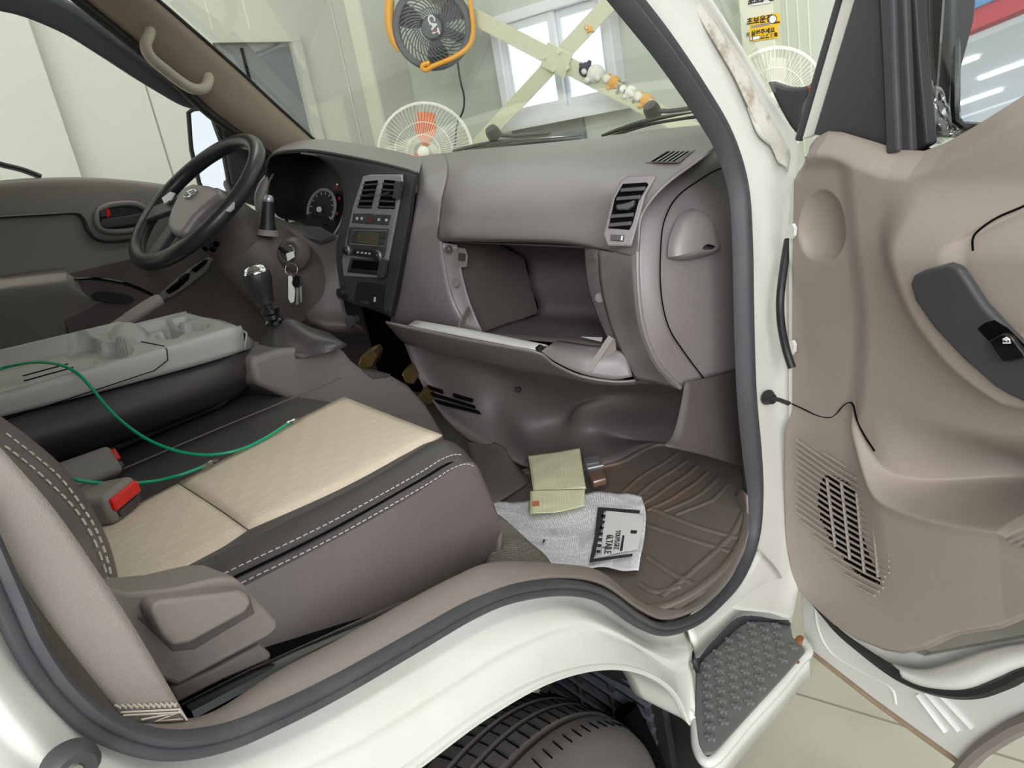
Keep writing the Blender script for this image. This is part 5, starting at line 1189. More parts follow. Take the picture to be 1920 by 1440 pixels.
# ================================================================ passenger door, standing open
PHI = radians(59)
H = A(1484, 600, y=-.815); DD = Vector((-cos(PHI), -sin(PHI), 0)); DN = Vector((-sin(PHI), cos(PHI), 0))
def Dr(u, v, off=0.0): return AP(u, v, H+DN*off, DN)
def loc(u, v): p = Dr(u, v); return (p-H).dot(DD), p.z
def pxof(p):
    d_ = p-CAM; w_ = d_.dot(FW); return 960+FPX*d_.dot(RT)/w_, 720-FPX*d_.dot(UP)/w_
pdoor = thing('passenger_door', 'open white passenger door with brown inner trim panel', 'door', Vector((H.x, H.y, .3)))
top = [(1484, 300), (1488, 280), (1500, 264), (1522, 252), (1548, 254), (1600, 270), (1655, 288), (1700, 290), (1740, 275), (1790, 246), (1850, 208), (1920, 162), (2010, 105), (2150, 20)]
bot = [(1481, 1005), (1486, 1040), (1500, 1088), (1525, 1128), (1560, 1168), (1600, 1205), (1640, 1230), (1690, 1250), (1725, 1256), (1770, 1246), (1840, 1222), (1920, 1206), (2010, 1200), (2150, 1195)]
tl = sorted(loc(u, v) for u, v in top[:12])+[(.45, 1.395), (.55, 1.405), (.95, 1.405)]; bl_ = sorted(loc(u, v) for u, v in bot[:12])+[(.46, .76), (.52, .84), (.60, .92), (.70, .98), (.95, 1.02)]
SV = .408                                             # beyond this the photo shows nothing: the section simply continues
def interp(L_, s):
    if s <= L_[0][0]: return L_[0][1]
    for (s0, z0), (s1, z1) in zip(L_, L_[1:]):
        if s <= s1: return z0+(z1-z0)*(s-s0)/max(1e-9, s1-s0)
    return L_[-1][1]
def ss(x): x = max(0.0, min(1.0, x)); return x*x*(3-2*x)
def curve(pts, x):                                    # smooth y(x) through the points
    if x <= pts[0][0]: return pts[0][1]
    if x >= pts[-1][0]: return pts[-1][1]
    k = 0
    while pts[k+1][0] < x: k += 1
    x1, y1 = pts[k]; x2, y2 = pts[k+1]
    def sl_(i):
        a_, b_ = max(0, i-1), min(len(pts)-1, i+1); return (pts[b_][1]-pts[a_][1])/(pts[b_][0]-pts[a_][0])
    m1_, m2_ = sl_(k), sl_(k+1); hh = x2-x1; t = (x-x1)/hh
    return y1*(1+2*t)*(1-t)**2+m1_*hh*t*(1-t)**2+y2*t*t*(3-2*t)+m2_*hh*t*t*(t-1)
def relief(u, v):
    h = 0.0
    # sunken strip on the hinge side
    edge = curve([(250, 1560), (330, 1578), (430, 1588), (600, 1608), (760, 1600), (800, 1590)], v)
    strip = (1-ss((u-edge+25)/50))*ss((v-285)/40)*(1-ss((v-770)/45))
    h -= .014*strip
    # finger dent
    d_ = ((u-1528)/44)**2+((v-438)/(78 if v < 438 else 58))**2
    if d_ < 1: h -= .026*(1-d_)**.7*(1-ss((v-484)/10))
    # belt roll-over at the top
    # armrest swelling
    a_ = curve([(300, 1700), (430, 1672), (520, 1690), (600, 1730), (680, 1800), (740, 1890), (800, 2010), (900, 2200)], v)
    h += .052*ss((u-a_+30)/90)*ss((v-330)/150)*(1-ss((v-curve([(1600, 700), (1700, 740), (1800, 800), (1920, 850), (2100, 900)], u))/90))
    # soft inset pad
    pt = curve([(1800, 455), (1840, 430), (1920, 385), (2100, 300)], u); pb = curve([(1800, 470), (1830, 520), (1860, 565), (1920, 615), (2100, 700)], u)
    h -= .010*ss((v-pt)/14)*ss((pb-v)/24)*ss((u-1812)/50)
    # map pocket: lip curve
    lipv = curve([(1560, 740), (1585, 750), (1592, 757), (1600, 790), (1625, 845), (1660, 895), (1700, 922), (1760, 942), (1830, 957), (1920, 968), (2100, 985)], u)
    below = v-lipv
    on = ss((u-1582)/12)
    hb_ = (.030*ss(1-max(0, below)/260)+.010*(1-ss(max(0, below)/40)))*ss((u-1575)/110)
    ha_ = -(.11*ss((u-1640)/180)*(1-ss((-min(0, below)-20)/140)))*on
    k_ = ss((below+14)/28)
    return h+ha_*(1-k_)+hb_*k_
def belt(v_from_top_m): return -.028*(1-ss(v_from_top_m/.035))
smax = 1.0; NS, NZ = 300, 360
smax = .95
sl = sorted((q.z, (q-H).dot(DD)) for q in (Dr(u, v, -.018) for u, v in ((1486, 300), (1482, 500), (1482, 740), (1479, 900), (1481, 1005), (1490, 1050))))
g = []
for i in range(NS+1):
    s = .42*i/240 if i <= 240 else .42+(smax-.42)*(i-240)/60
    zt, zb = interp(tl, s), interp(bl_, s)
    col = []
    for j in range(NZ+1):
        z_ = zb+(zt-zb)*j/NZ
        p = H+DD*(s+interp(sl, z_)*(1-s/smax)); p.z = z_
        pe = H+DD*(min(s, SV)+interp(sl, z_)*(1-min(s, SV)/smax)); pe.z = z_
        u, v = pxof(pe)
        h = relief(u, v)+belt(zt-z_)-.010*(1-ss((z_-zb)/.012))-.008*(1-ss(s/.010))
        col.append(p+DN*h)
    g.append(col)
panel = obj('trim_panel', MB().grid(g), 'door_trim', pdoor, auto=0)
def surf_pt(u, v, lift=0.0):
    p = Dr(u, v); q = Dr(u, v, relief(u, v)+lift); return q
def strip_on(name, pts, m, r, parent, lift=.0, flat=.5, seg=8): return obj(name, MB().tube(cr([surf_pt(u, v, lift) for u, v in pts], 6), r, seg, flat=flat), m, parent)
strip_on('panel_seam', [(1484, 757), (1500, 764), (1530, 778), (1553, 783), (1566, 778), (1580, 762), (1592, 755), (1600, 760), (1606, 785), (1620, 815), (1640, 846)], 'shade_black', .0016, panel, .001)
strip_on('pad_seam', [(1824, 470), (1824, 448), (1835, 432), (1870, 408), (1925, 384), (2000, 345)], 'shade_black', .0013, panel, .001)
# speaker grille: ribs over a dark opening
gp = [(1540, 905), (1548, 890), (1562, 892), (1590, 905), (1620, 935), (1645, 975), (1662, 1010), (1666, 1045), (1660, 1080), (1648, 1095), (1620, 1085), (1590, 1058), (1560, 1020), (1540, 975), (1533, 935)]
def inpoly(x, y, poly):
    c = False
    for i in range(len(poly)):
        (x1, y1), (x2, y2) = poly[i], poly[i-1]
        if (y1 > y) != (y2 > y) and x < (x2-x1)*(y-y1)/(y2-y1)+x1: c = not c
    return c
om = MB()
for iu in range(1530, 1672, 4):
    for iv in range(884, 1100, 4):
        if inpoly(iu+2, iv+2, gp):
            om.add([surf_pt(iu+a_, iv+b_, .0008) for a_, b_ in ((0, 0), (4, 0), (4, 4), (0, 4))], [(0, 1, 2, 3)])
grl = obj('speaker_opening', om, 'shade_black', panel, smooth=False, weld=True)
go = [(1490, 818), (1520, 835), (1580, 870), (1625, 915), (1655, 970), (1670, 1030), (1668, 1085), (1655, 1112), (1632, 1122), (1600, 1095), (1560, 1050), (1520, 1000), (1490, 965)]
for k in range(-4, 26):                                   # ribs run down to the right
    v0 = 815+k*11.2
    A0, B0 = (1484, v0-8), (1700, v0+8+216*.50)
    run = []
    for q in range(55):
        t = q/54; u = A0[0]+(B0[0]-A0[0])*t; v = A0[1]+(B0[1]-A0[1])*t+10*sin(t*pi)
        inside_ = inpoly(u, v, gp)
        outer = inpoly(u, v, go)
        if outer: run.append((u, v))
    if len(run) > 3:
        run = run[::2]
        obj('grille_rib', MB().tube([surf_pt(u, v, .0028) for u, v in run], .0021, 6), 'door_trim', grl)
for k in range(4):                                    # cross webs
    a_, b_ = (1548+k*29, 880+k*22), (1568+k*27, 1040+k*25)
    run = [(a_[0]+(b_[0]-a_[0])*q/10, a_[1]+(b_[1]-a_[1])*q/10) for q in range(11)]
    run = [p for p in run if inpoly(p[0], p[1], gp)]
    if len(run) > 1: obj('grille_web', MB().tube([surf_pt(u, v, .0030) for u, v in run], .0026, 6), 'door_trim', grl)
# window switch
def plane_poly(pts, off): return [Dr(u, v, off) for u, v in pts]
wsp = [(1720, 528), (1728, 512), (1745, 503), (1792, 490), (1812, 497), (1828, 520), (1858, 566), (1900, 610), (1960, 668), (2010, 740), (1960, 760), (1905, 735), (1880, 720), (1820, 668), (1765, 610), (1730, 560)]
swb = obj('switch_panel', MB().prism(plane_poly(wsp, .046), DN*.014), 'charcoal', pdoor, bevel=.005, bseg=4, auto=30)
obj('switch_well', MB().prism(plane_poly([(1834, 616), (1848, 605), (1865, 600), (1890, 615), (1920, 645), (1935, 670), (1905, 676), (1890, 677), (1870, 655)], .0602), DN*.001), 'shade_black', swb, smooth=False)
wsw = obj('window_switch', MB().prism(plane_poly([(1862, 636), (1890, 621), (1905, 630), (1925, 655), (1935, 668), (1908, 676), (1888, 676), (1872, 655)], .061), DN*.008), 'gloss_black', swb, bevel=.002, bseg=3, auto=30)
obj('window_icon', MB().tube(plane_poly([(1881, 643), (1881, 636), (1887, 633), (1893, 637), (1894, 643)], .0697), .0010, 6, closed=True), 'icon', wsw)
obj('window_icon', MB().prism(plane_poly([(1882, 637), (1887, 634), (1892, 637), (1888, 640)], .0697), DN*.0006), 'icon', wsw, smooth=False)
# steel inner shell, outer skin
stl = [(1477, 900), (1484, 1060), (1500, 1110), (1505, 1180), (1512, 1212), (1560, 1250), (1640, 1312), (1720, 1370), (1790, 1420), (1815, 1440), (1850, 1405), (1920, 1358), (1985, 1310), (1985, 1190), (1920, 1195), (1730, 1230), (1600, 1180), (1520, 1080), (1495, 990), (1492, 900)]
obj('inner_steel', MB().prism([Dr(u, v, -.032) for u, v in stl], DN*-.02), 'paint_clean', pdoor, smooth=False, bevel=.003)
obj('hinge_flange', MB().prism([Dr(u, v, -.02) for u, v in ((1486, 330), (1478, 450), (1477, 900), (1492, 900), (1492, 330))], DN*-.06), 'paint_clean', pdoor, smooth=False, bevel=.003)
def DL(s_, z_, off=0.0): return Vector((H.x, H.y, z_))+DD*s_+DN*off
obj('door_core', MB().prism([DL(s_, z_, -.135) for s_, z_ in ((.0, 1.28), (.0, .62), (.15, .55), (.38, .72), (.50, .86), (.66, .99), (.94, 1.04), (.94, 1.37), (.45, 1.36), (.24, 1.28), (.10, 1.32))], DN*-.008), 'shade_black', pdoor, smooth=False)
obj('rear_steel', MB().prism([DL(s_, z_, -.03) for s_, z_ in ((.955, 1.40), (.955, 1.00), (.70, .955), (.60, .89), (.52, .81), (.46, .73), (.40, .655), (.40, .60), (.48, .64), (.56, .76), (.64, .86), (.74, .925), (.99, .965), (.99, 1.40))], DN*-.10), 'paint_clean', pdoor, smooth=False, bevel=.004)
fr_a = Dr(1515, 257, -.055); fr_d = (Dr(1608, -60, -.055)-fr_a); fr_b = fr_a+fr_d*((1.74-fr_a.z)/fr_d.z)
s_b = (fr_b-H).dot(DD)
obj('frame_post', MB().tube(cr([fr_a+fr_d*.9, fr_b, DL(s_b+.12, 1.82, -.055), DL(s_b+.30, 1.845, -.055), DL(.80, 1.84, -.055), DL(.94, 1.80, -.055), DL(.97, 1.70, -.055), DL(.975, 1.39, -.055)], 5), .020, 10, flat=1.3), 'paint', pdoor)
obj('frame_seal', MB().tube(cr([fr_a+fr_d*.95+DN*.022, fr_b+DN*.022+DD*.01, DL(s_b+.13, 1.80, -.033), DL(s_b+.30, 1.825, -.033), DL(.80, 1.82, -.033), DL(.93, 1.78, -.033), DL(.955, 1.70, -.033), DL(.96, 1.39, -.033)], 5), .012, 8), 'rubber', pdoor)
ch_d = Dr(1680, -60, -.035)-Dr(1690, 200, -.035); ch_0 = Dr(1680, -60, -.035)
obj('division_bar', MB().tube([ch_0-ch_d*.05, ch_0+ch_d*((1.76-ch_0.z)/ch_d.z)], .020, 8), 'rubber', pdoor)
skin = [H+DD*s_-DN*.15+Vector((0, 0, z_-H.z)) for s_, z_ in ((-.02, 1.28), (-.02, .70), (0.0, .42), (.45, .40), (.50, .58), (.62, .78), (.9, .9), (1.0, 1.0), (1.0, 1.28))]
obj('outer_skin', MB().prism(skin, DN*.006), 'paint', pdoor, smooth=False)
edge = [Dr(u, v, -.05) for u, v in ((1512, 1212), (1560, 1250), (1640, 1312), (1720, 1370), (1790, 1420), (1818, 1442))]
obj('hem_edge', MB().tube(edge, .008, 8), 'grime', pdoor)
obj('bottom_flange', MB().grid([edge, [p-DN*.05 for p in edge]]), 'paint_clean', pdoor, thick=.002)
for (u0, v0), (u1, v1) in (((1722, 1302), (1775, 1372)), ((1738, 1298), (1800, 1370)), ((1760, 1298), (1825, 1365))):
    obj('pressed_groove', MB().tube([Dr(u0, v0, -.0315), Dr((u0+u1)/2, (v0+v1)/2, -.0305), Dr(u1, v1, -.0315)], .006, 8, flat=.35), 'paint_clean', pdoor)
obj('press_line', MB().tube(cr([Dr(u, v, -.0315) for u, v in ((1528, 1130), (1535, 1180), (1560, 1225), (1620, 1262), (1670, 1290), (1680, 1320))], 5), .003, 6, flat=.5), 'paint_clean', pdoor)
# white lower return over the wheel arch
r0 = [Dr(u, v, -.012) for u, v in ((1672, 1246), (1700, 1254), (1740, 1256), (1790, 1242), (1850, 1220), (1920, 1206), (2010, 1200))]
r1 = [Dr(u, v, .004) for u, v in ((1690, 1262), (1720, 1275), (1755, 1280), (1805, 1275), (1860, 1252), (1920, 1234), (2010, 1225))]
r2 = [Dr(u, v, -.028) for u, v in ((1690, 1275), (1720, 1290), (1760, 1300), (1820, 1305), (1875, 1285), (1920, 1262), (2010, 1240))]
patch('arch_return', [r0, r1, r2], 'paint_clean', pdoor, 5, 4, thick=.003)
ds = cr([Dr(u, v, -.012) for u, v in ((1478, 930), (1482, 1010), (1500, 1092), (1560, 1172), (1620, 1222), (1680, 1262), (1735, 1286), (1790, 1297), (1840, 1294), (1890, 1276), (1925, 1258), (2010, 1235))], 6)
obj('door_seal', MB().tube(ds, [.004]*18+[.005+.0005*k for k in range(12)]+[.011]*37, 8), 'black_plastic', pdoor)
aw = cr([Dr(u, v, -.03) for u, v in ((1800, 1450), (1830, 1415), (1870, 1385), (1925, 1355), (2010, 1330))], 5)
obj('arch_rubber', MB().tube(aw, .013, 8), 'trim', pdoor)
for v0 in (436, 655):
    obj('steel_tab', MB().prism([Dr(u, v, -.005) for u, v in ((1477, v0-15), (1485, v0-16), (1489, v0-8), (1488, v0+6), (1484, v0+12), (1477, v0+10))], DN*-.006), 'paint_clean', pdoor, smooth=False)
# sail triangle, frame and channels
obj('frame_outer', MB().prism([Dr(u, v, -.045) for u, v in ((1596, -60), (1621, -60), (1528, 252), (1503, 262))], DN*-.02), 'paint', pdoor, smooth=False, bevel=.002)
obj('frame_rubber', MB().tube([Dr(1592, -60, -.05), Dr(1575, 0, -.05), Dr(1498, 262, -.05)], .006, 8), 'rubber', pdoor)
obj('sail_panel', MB().prism([Dr(u, v, -.035) for u, v in ((1619, -60), (1650, -60), (1648, 0), (1662, 292), (1648, 288), (1525, 252))], DN*-.012), 'charcoal', pdoor, smooth=False, bevel=.002)
obj('window_channel', MB().prism([Dr(u, v, -.022) for u, v in ((1644, -60), (1672, -60), (1676, 100), (1684, 286), (1660, 290), (1655, 120))], DN*-.02), 'rubber', pdoor, smooth=False, bevel=.004)
obj('window_channel', MB().prism([Dr(u, v, -.030) for u, v in ((1674, -60), (1694, -60), (1700, 100), (1709, 286), (1686, 287), (1678, 100))], DN*-.02), 'charcoal', pdoor, smooth=False, bevel=.003)
obj('window_run', MB().prism([Dr(u, v, -.040) for u, v in ((1696, -60), (1712, -60), (1722, 100), (1738, 272), (1711, 288), (1702, 100))], DN*-.02), 'black_plastic', pdoor, smooth=False, bevel=.003)
obj('window_pane', MB().prism([DL(s_, z_, -.058) for s_, z_ in ((.215, 1.32), (.25, 1.74), (.45, 1.83), (.80, 1.83), (.93, 1.78), (.955, 1.68), (.955, 1.38), (.40, 1.36), (.25, 1.30))], DN*-.004), 'glass', pdoor, smooth=False)
# check strap and wiring conduit
obj('check_strap', MB().tube([A(1440, 745, y=-.775), A(1462, 750, y=-.795), A(1480, 757, y=-.812)], .006, 8, flat=.5), 'black_plastic', pdoor)
obj('check_bolt', MB().lathe([(0, .014), (.009, .013), (.011, .006), (.014, 0)], A(1440, 745, y=-.772), (-.6, -.8, 0), 12), 'black_plastic', pdoor)
obj('wiring_conduit', MB().tube(cr([A(u, v, y=y_) for u, v, y_ in ((1478, 450, -.80), (1470, 500, -.80), (1463, 560, -.80), (1465, 610, -.80), (1474, 655, -.805), (1485, 690, -.815))], 5), .007, 10), 'black_plastic', pdoor)
# ---- passenger mirror seen through the door glass
pm = thing('passenger_mirror', 'large black truck side mirror reflecting the yard behind the door glass', 'mirror', Dr(1860, 250, -.2))
d_ = ray(1860, 110).normalized(); want = Vector((-.30, -.93, .22)).normalized(); n2 = (want-d_).normalized()
pc2 = Dr(1860, 110, -.22)
mg = [AP(u, v, pc2, n2) for u, v in ((1792, -200), (1789, 60), (1788, 200), (1790, 225), (1802, 236), (1960, 245), (2060, 200), (2060, -200))]
cg = sum(mg, Vector())/len(mg)
obj('housing', MB().prism([cg+(p-cg)*1.05-n2*.004 for p in mg], n2*-.07), 'black_plastic', pm, bevel=.015, bseg=3, auto=30)
obj('housing_edge', MB().tube([cg+(p-cg)*1.015+n2*.004 for p in mg], .007, 8, closed=True), 'gloss_black', pm)
obj('mirror_glass', MB().prism([p+n2*.002 for p in mg], n2*.002), 'mirror', pm, smooth=False)
obj('stem', MB().prism([Dr(u, v, -.16) for u, v in ((1732, -120), (1788, -120), (1786, 200), (1782, 262), (1752, 230), (1736, 100))], DN*-.05), 'black_plastic', pm, bevel=.012, bseg=3, auto=30)
# ---- crumpled clear bag tied on the mirror stem
bag = []
bpx = [[(1735, 145), (1748, 152), (1762, 162), (1770, 172)], [(1737, 180), (1752, 180), (1768, 186), (1780, 200)], [(1738, 215), (1755, 215), (1772, 222), (1788, 232)], [(1738, 250), (1756, 248), (1776, 246), (1800, 240)], [(1740, 275), (1758, 268), (1778, 260), (1800, 250)]]
rows = [[Dr(u, v, -.10+.008*((i*7+j*5) % 3-1)) for j, (u, v) in enumerate(r)] for i, r in enumerate(bpx)]
gb_ = surf(rows, 6, 6)
gb_ = [[p+DN*(.006*noise.noise(p*90))+Vector((0, 0, .004*noise.noise(p*70+Vector((3, 1, 2))))) for p in r] for r in gb_]
bg_ = obj('plastic_bag', MB().grid(gb_), 'bag_plastic', auto=25)
tag(bg_, 'crumpled clear plastic bag tucked behind the door window channel', 'plastic bag')
# ---- corner mirror arm beside the front pillar
horn = [A(u, v, x=1.62) for u, v in ((1438, 152), (1452, 157), (1475, 164), (1498, 165), (1516, 160), (1520, 176), (1508, 188), (1503, 205), (1501, 235), (1494, 252), (1478, 232), (1458, 195))]
cmr = obj('corner_mirror_arm', MB().prism(horn, (.07, .01, 0)), 'charcoal', cab, bevel=.012, bseg=4, auto=30)
obj('amber_lamp', MB().prism([A(u, v, x=1.612) for u, v in ((1513, 163), (1527, 160), (1528, 176), (1517, 181))], (.03, 0, 0)), 'amber', cmr, bevel=.003, smooth=False)
obj('lamp_shell', MB().prism([A(u, v, x=1.63) for u, v in ((1516, 157), (1535, 150), (1535, 166), (1526, 178))], (.03, 0, 0)), 'trim', cmr, bevel=.003, smooth=False)
# ================================================================ floor mat and things on it
fm = thing('floor_mat', 'dirty dark rubber floor mat with raised ribs in the passenger footwell', 'floor mat', A(1200, 1000, z=.73))
zm = .742
mp = [(1235, 834), (1300, 842), (1388, 866), (1400, 930), (1395, 1000), (1368, 1052), (1320, 1098), (1270, 1128), (1228, 1140), (1190, 1128), (1120, 1078), (1035, 1058), (985, 1000), (930, 950), (905, 915), (960, 890), (1060, 884), (1155, 870), (1200, 848)]
obj('base', MB().prism([A(u, v, z=zm) for u, v in mp], (0, 0, -.016)), 'mat_rubber', fm, smooth=False, bevel=.004)
def mrib(pts, r=.007): return obj('rib', MB().tube(cr([A(u, v, z=zm+.001) for u, v in pts], 5), r, 8, flat=.45), 'mat_rubber', fm)
for k in range(6):
    o_ = k*34
    mrib([(1130+o_*.8, 945+o_*.12), (1165+o_*.85, 925+o_*.14), (1200+o_*.8, 895+o_*.25), (1245+o_*.6, 868+o_*.35), (1270+o_*.55, 850+o_*.35)], .0055)
for pts in ([(1215, 985), (1290, 1010), (1370, 1035)], [(1215, 1045), (1260, 1075), (1300, 1095)], [(1395, 960), (1370, 1005), (1300, 1070), (1240, 1118)], [(1225, 955), (1300, 985), (1385, 1010)], [(925, 905), (990, 880), (1010, 890)], [(940, 930), (1000, 905), (1060, 890)],
            [(1200, 1095), (1230, 1110), (1275, 1100)]):
    mrib(pts, .006)
obj('edge_rim', MB().tube(cr([A(u, v, z=zm+.002) for u, v in mp], 3, True), .006, 8, closed=True, flat=.8), 'mat_rubber', fm)
tm = thing('tunnel_mat', 'dark worn rubber tunnel mat left of the footwell', 'floor mat', A(900, 850, z=.78))
patch('sheet', G([[(872, 812, 'z', .80), (905, 818, 'z', .80), (945, 838, 'z', .795)], [(885, 860, 'z', .79), (925, 868, 'z', .785), (968, 872, 'z', .77)], [(895, 905, 'z', .775), (930, 910, 'z', .77), (985, 888, 'z', .755)], [(905, 945, 'z', .76), (935, 940, 'z', .755), (990, 905, 'z', .75)]]), 'mat_rubber', tm, 4, 4, thick=.004)
def paper_mat(name, base, ink, lines, cols, dens, block=.35):
    m = bpy.data.materials.new(name); m.use_nodes = True; nt = m.node_tree; N = nt.nodes; L = nt.links; b = N['Principled BSDF']; b.inputs['Roughness'].default_value = .85
    tc = N.new('ShaderNodeTexCoord'); sx = N.new('ShaderNodeSeparateXYZ'); L.new(tc.outputs['UV'], sx.inputs[0])
    def mth(op, a_, b_=None):
        n = N.new('ShaderNodeMath'); n.operation = op
        for i, q in enumerate((a_, b_)):
            if q is None: continue
            if isinstance(q, (int, float)): n.inputs[i].default_value = q
            else: L.new(q, n.inputs[i])
        return n.outputs[0]
    U, Vv = sx.outputs['X'], sx.outputs['Y']
    ln = mth('GREATER_THAN', mth('FRACT', mth('MULTIPLY', U, lines)), .45)
    cb = mth('GREATER_THAN', mth('FRACT', mth('MULTIPLY', Vv, cols)), .07)
    mp_ = N.new('ShaderNodeMapping'); mp_.inputs['Scale'].default_value = (lines*.9, 34, 1); L.new(tc.outputs['UV'], mp_.inputs['Vector'])
    nz = N.new('ShaderNodeTexNoise'); nz.inputs['Scale'].default_value = 1.0; nz.inputs['Detail'].default_value = 2; L.new(mp_.outputs[0], nz.inputs['Vector'])
    wd = mth('GREATER_THAN', nz.outputs['Fac'], .44)
    vo = N.new('ShaderNodeTexVoronoi'); vo.distance = 'CHEBYCHEV'; vo.inputs['Scale'].default_value = 7.0; L.new(tc.outputs['UV'], vo.inputs['Vector'])
    sc_ = N.new('ShaderNodeSeparateColor'); L.new(vo.outputs['Color'], sc_.inputs[0])
    blk = mth('MULTIPLY', mth('GREATER_THAN', sc_.outputs[0], .80), block)
    f_ = mth('MULTIPLY', mth('MULTIPLY', mth('MULTIPLY', ln, cb), wd), dens)
    f_ = mth('MAXIMUM', f_, blk)
    mx = N.new('ShaderNodeMix'); mx.data_type = 'RGBA'; L.new(f_, mx.inputs['Factor']); mx.inputs['A'].default_value = base; mx.inputs['B'].default_value = ink
    L.new(mx.outputs['Result'], b.inputs['Base Color']); MATS[name] = m
paper_mat('newsprint', rgb(240, 238, 242), rgb(130, 128, 134), 70, 5, .45, .3)
paper_mat('form_paper', rgb(244, 242, 200), rgb(180, 196, 160), 22, 4, .30, .12)
def sheet(name, rows, m, parent, amp, seed, z0):
    g_ = surf([[A(u, v, z=z0) for u, v in r] for r in rows], 7, 9)
    n_, k_ = len(g_), len(g_[0])
    g_ = [[p+Vector((0, 0, amp*(noise.noise(p*22+Vector((seed, 0, 0)))+.5*noise.noise(p*55+Vector((0, seed, 0)))))) for p in r] for r in g_]
    b_ = MB().grid(g_); b_.uv = [(j/(k_-1), i/(n_-1)) for i in range(n_) for j in range(k_)]
    return obj(name, b_, m, parent, auto=0, thick=.0004)
news = thing('newspaper', 'crumpled white printed newspaper sheet lying on the floor mat', 'newspaper', A(1080, 1000, z=.75))
nrows = [[(915, 935), (962, 941), (1010, 935), (1060, 930), (1120, 921), (1170, 926), (1203, 930)], [(930, 965), (975, 978), (1030, 978), (1080, 970), (1125, 957), (1175, 960), (1211, 963)],
         [(960, 998), (1000, 1012), (1045, 1018), (1090, 1014), (1130, 1003), (1175, 1004), (1208, 1010)], [(1000, 1042), (1030, 1056), (1060, 1062), (1090, 1068), (1130, 1062), (1165, 1068), (1197, 1068)]]
sheet('page', nrows, 'newsprint', news, .004, 3.0, .757)
def on(u, v, z_=.762): return A(u, v, z=z_)
def ink(pts, m='ink_black', parent=news, z_=.763): return obj('print_block', MB().prism([A(u, v, z=z_) for u, v in pts], (0, 0, .0003)), m, parent, smooth=False)
ink([(1121, 951), (1200, 957), (1199, 963), (1133, 957), (1128, 990), (1122, 1010), (1116, 1040), (1112, 1048), (1186, 1038), (1186, 1043), (1105, 1055), (1115, 1005)])
for k in range(7):
    ink([(1129-k*1.6, 965+k*11), (1136-k*1.6, 966+k*11), (1134-k*1.6, 971+k*11), (1127-k*1.6, 970+k*11)])
ink([(1183, 994), (1195, 995), (1193, 1001), (1182, 1000)]); ink([(1167, 1004), (1171, 1004), (1167, 1033), (1162, 1033)]); ink([(1018, 1012), (1023, 1012), (1018, 1020)])
ink([(1137, 958), (1198, 964), (1206, 972), (1203, 1000), (1196, 1030), (1150, 1038), (1128, 1045), (1130, 1000)], 'white_plastic', news, .7624)
xd = (on(1140, 1040)-on(1146, 995)).normalized()
textmesh('print_text', '6LTAJLE', .017, on(1141, 1020, .7640), xd, Vector((0, 0, 1)).cross(xd), 'ink_black', news)
textmesh('print_text', 'TOUYLGFZ', .012, on(1157, 1012, .7640), xd, Vector((0, 0, 1)).cross(xd), 'ink_black', news)
slip = thing('yellow_form', 'pale yellow green printed form folded on top of the newspaper', 'paper', A(1045, 900, z=.76))
sheet('upper_leaf', [[(990, 854), (1040, 846), (1087, 839)], [(995, 885), (1042, 880), (1092, 875)], [(1000, 922), (1048, 920), (1099, 917)]], 'form_paper', slip, .002, 9.0, .770)
sheet('lower_leaf', [[(994, 920), (1045, 918), (1097, 915)], [(994, 942), (1045, 940), (1096, 935)], [(994, 962), (1045, 960), (1096, 948)]], 'form_paper', slip, .002, 5.0, .774)
obj('stamp', MB().prism([A(u, v, z=.7768) for u, v in ((998, 940), (1011, 939), (1011, 948), (998, 949))], (0, 0, .0002)), 'redprint', slip, smooth=False)
bxc = thing('plastic_case', 'small clear plastic case with brown contents beside the yellow form', 'case', A(1118, 893, z=.75))
cb = [A(u, v, z=.75) for u, v in ((1096, 873), (1126, 868), (1141, 912), (1112, 920))]
obj('case', MB().prism(cb, (-.004, -.004, .022)), 'frosted', bxc, bevel=.005, bseg=3, auto=30)
cc_ = [cb[0].lerp(cb[3], .52), cb[1].lerp(cb[2], .52), cb[2], cb[3]]; m_ = sum(cc_, Vector())/4
mat('brown_card', rgb(190, 132, 96), .7)
obj('contents', MB().prism([m_+(p-m_)*.86+Vector((0, 0, .003)) for p in cc_], (-.003, -.003, .013)), 'brown_card', bxc, smooth=False, bevel=.003)
obj('lid_line', MB().tube([cb[0].lerp(cb[3], .5)+Vector((-.004, -.004, .023)), cb[1].lerp(cb[2], .5)+Vector((-.004, -.004, .023))], .0012, 6), 'white_plastic', bxc)
# foil insulation pieces beside the gear console
for i, (pts, yy) in enumerate((([(668, 690), (676, 668), (700, 656), (708, 668), (698, 690), (680, 694)], .03), ([(752, 700), (768, 690), (782, 706), (776, 722), (760, 720)], .0), ([(782, 742), (800, 732), (815, 746), (808, 760), (790, 758)], -.03))):
    t_ = obj('insulation_pad', MB().prism([A(u, v, y=yy+.02) for u, v in pts], (.05, .03, 0)), 'foil', auto=25, bevel=.004)
    tag(t_, ['largest golden foil insulation pad, nearest the gear boot', 'middle golden foil insulation pad beside the gear console', 'lowest golden foil insulation pad above the footwell vent slots'][i], 'insulation', 'foil pads by the gear console')

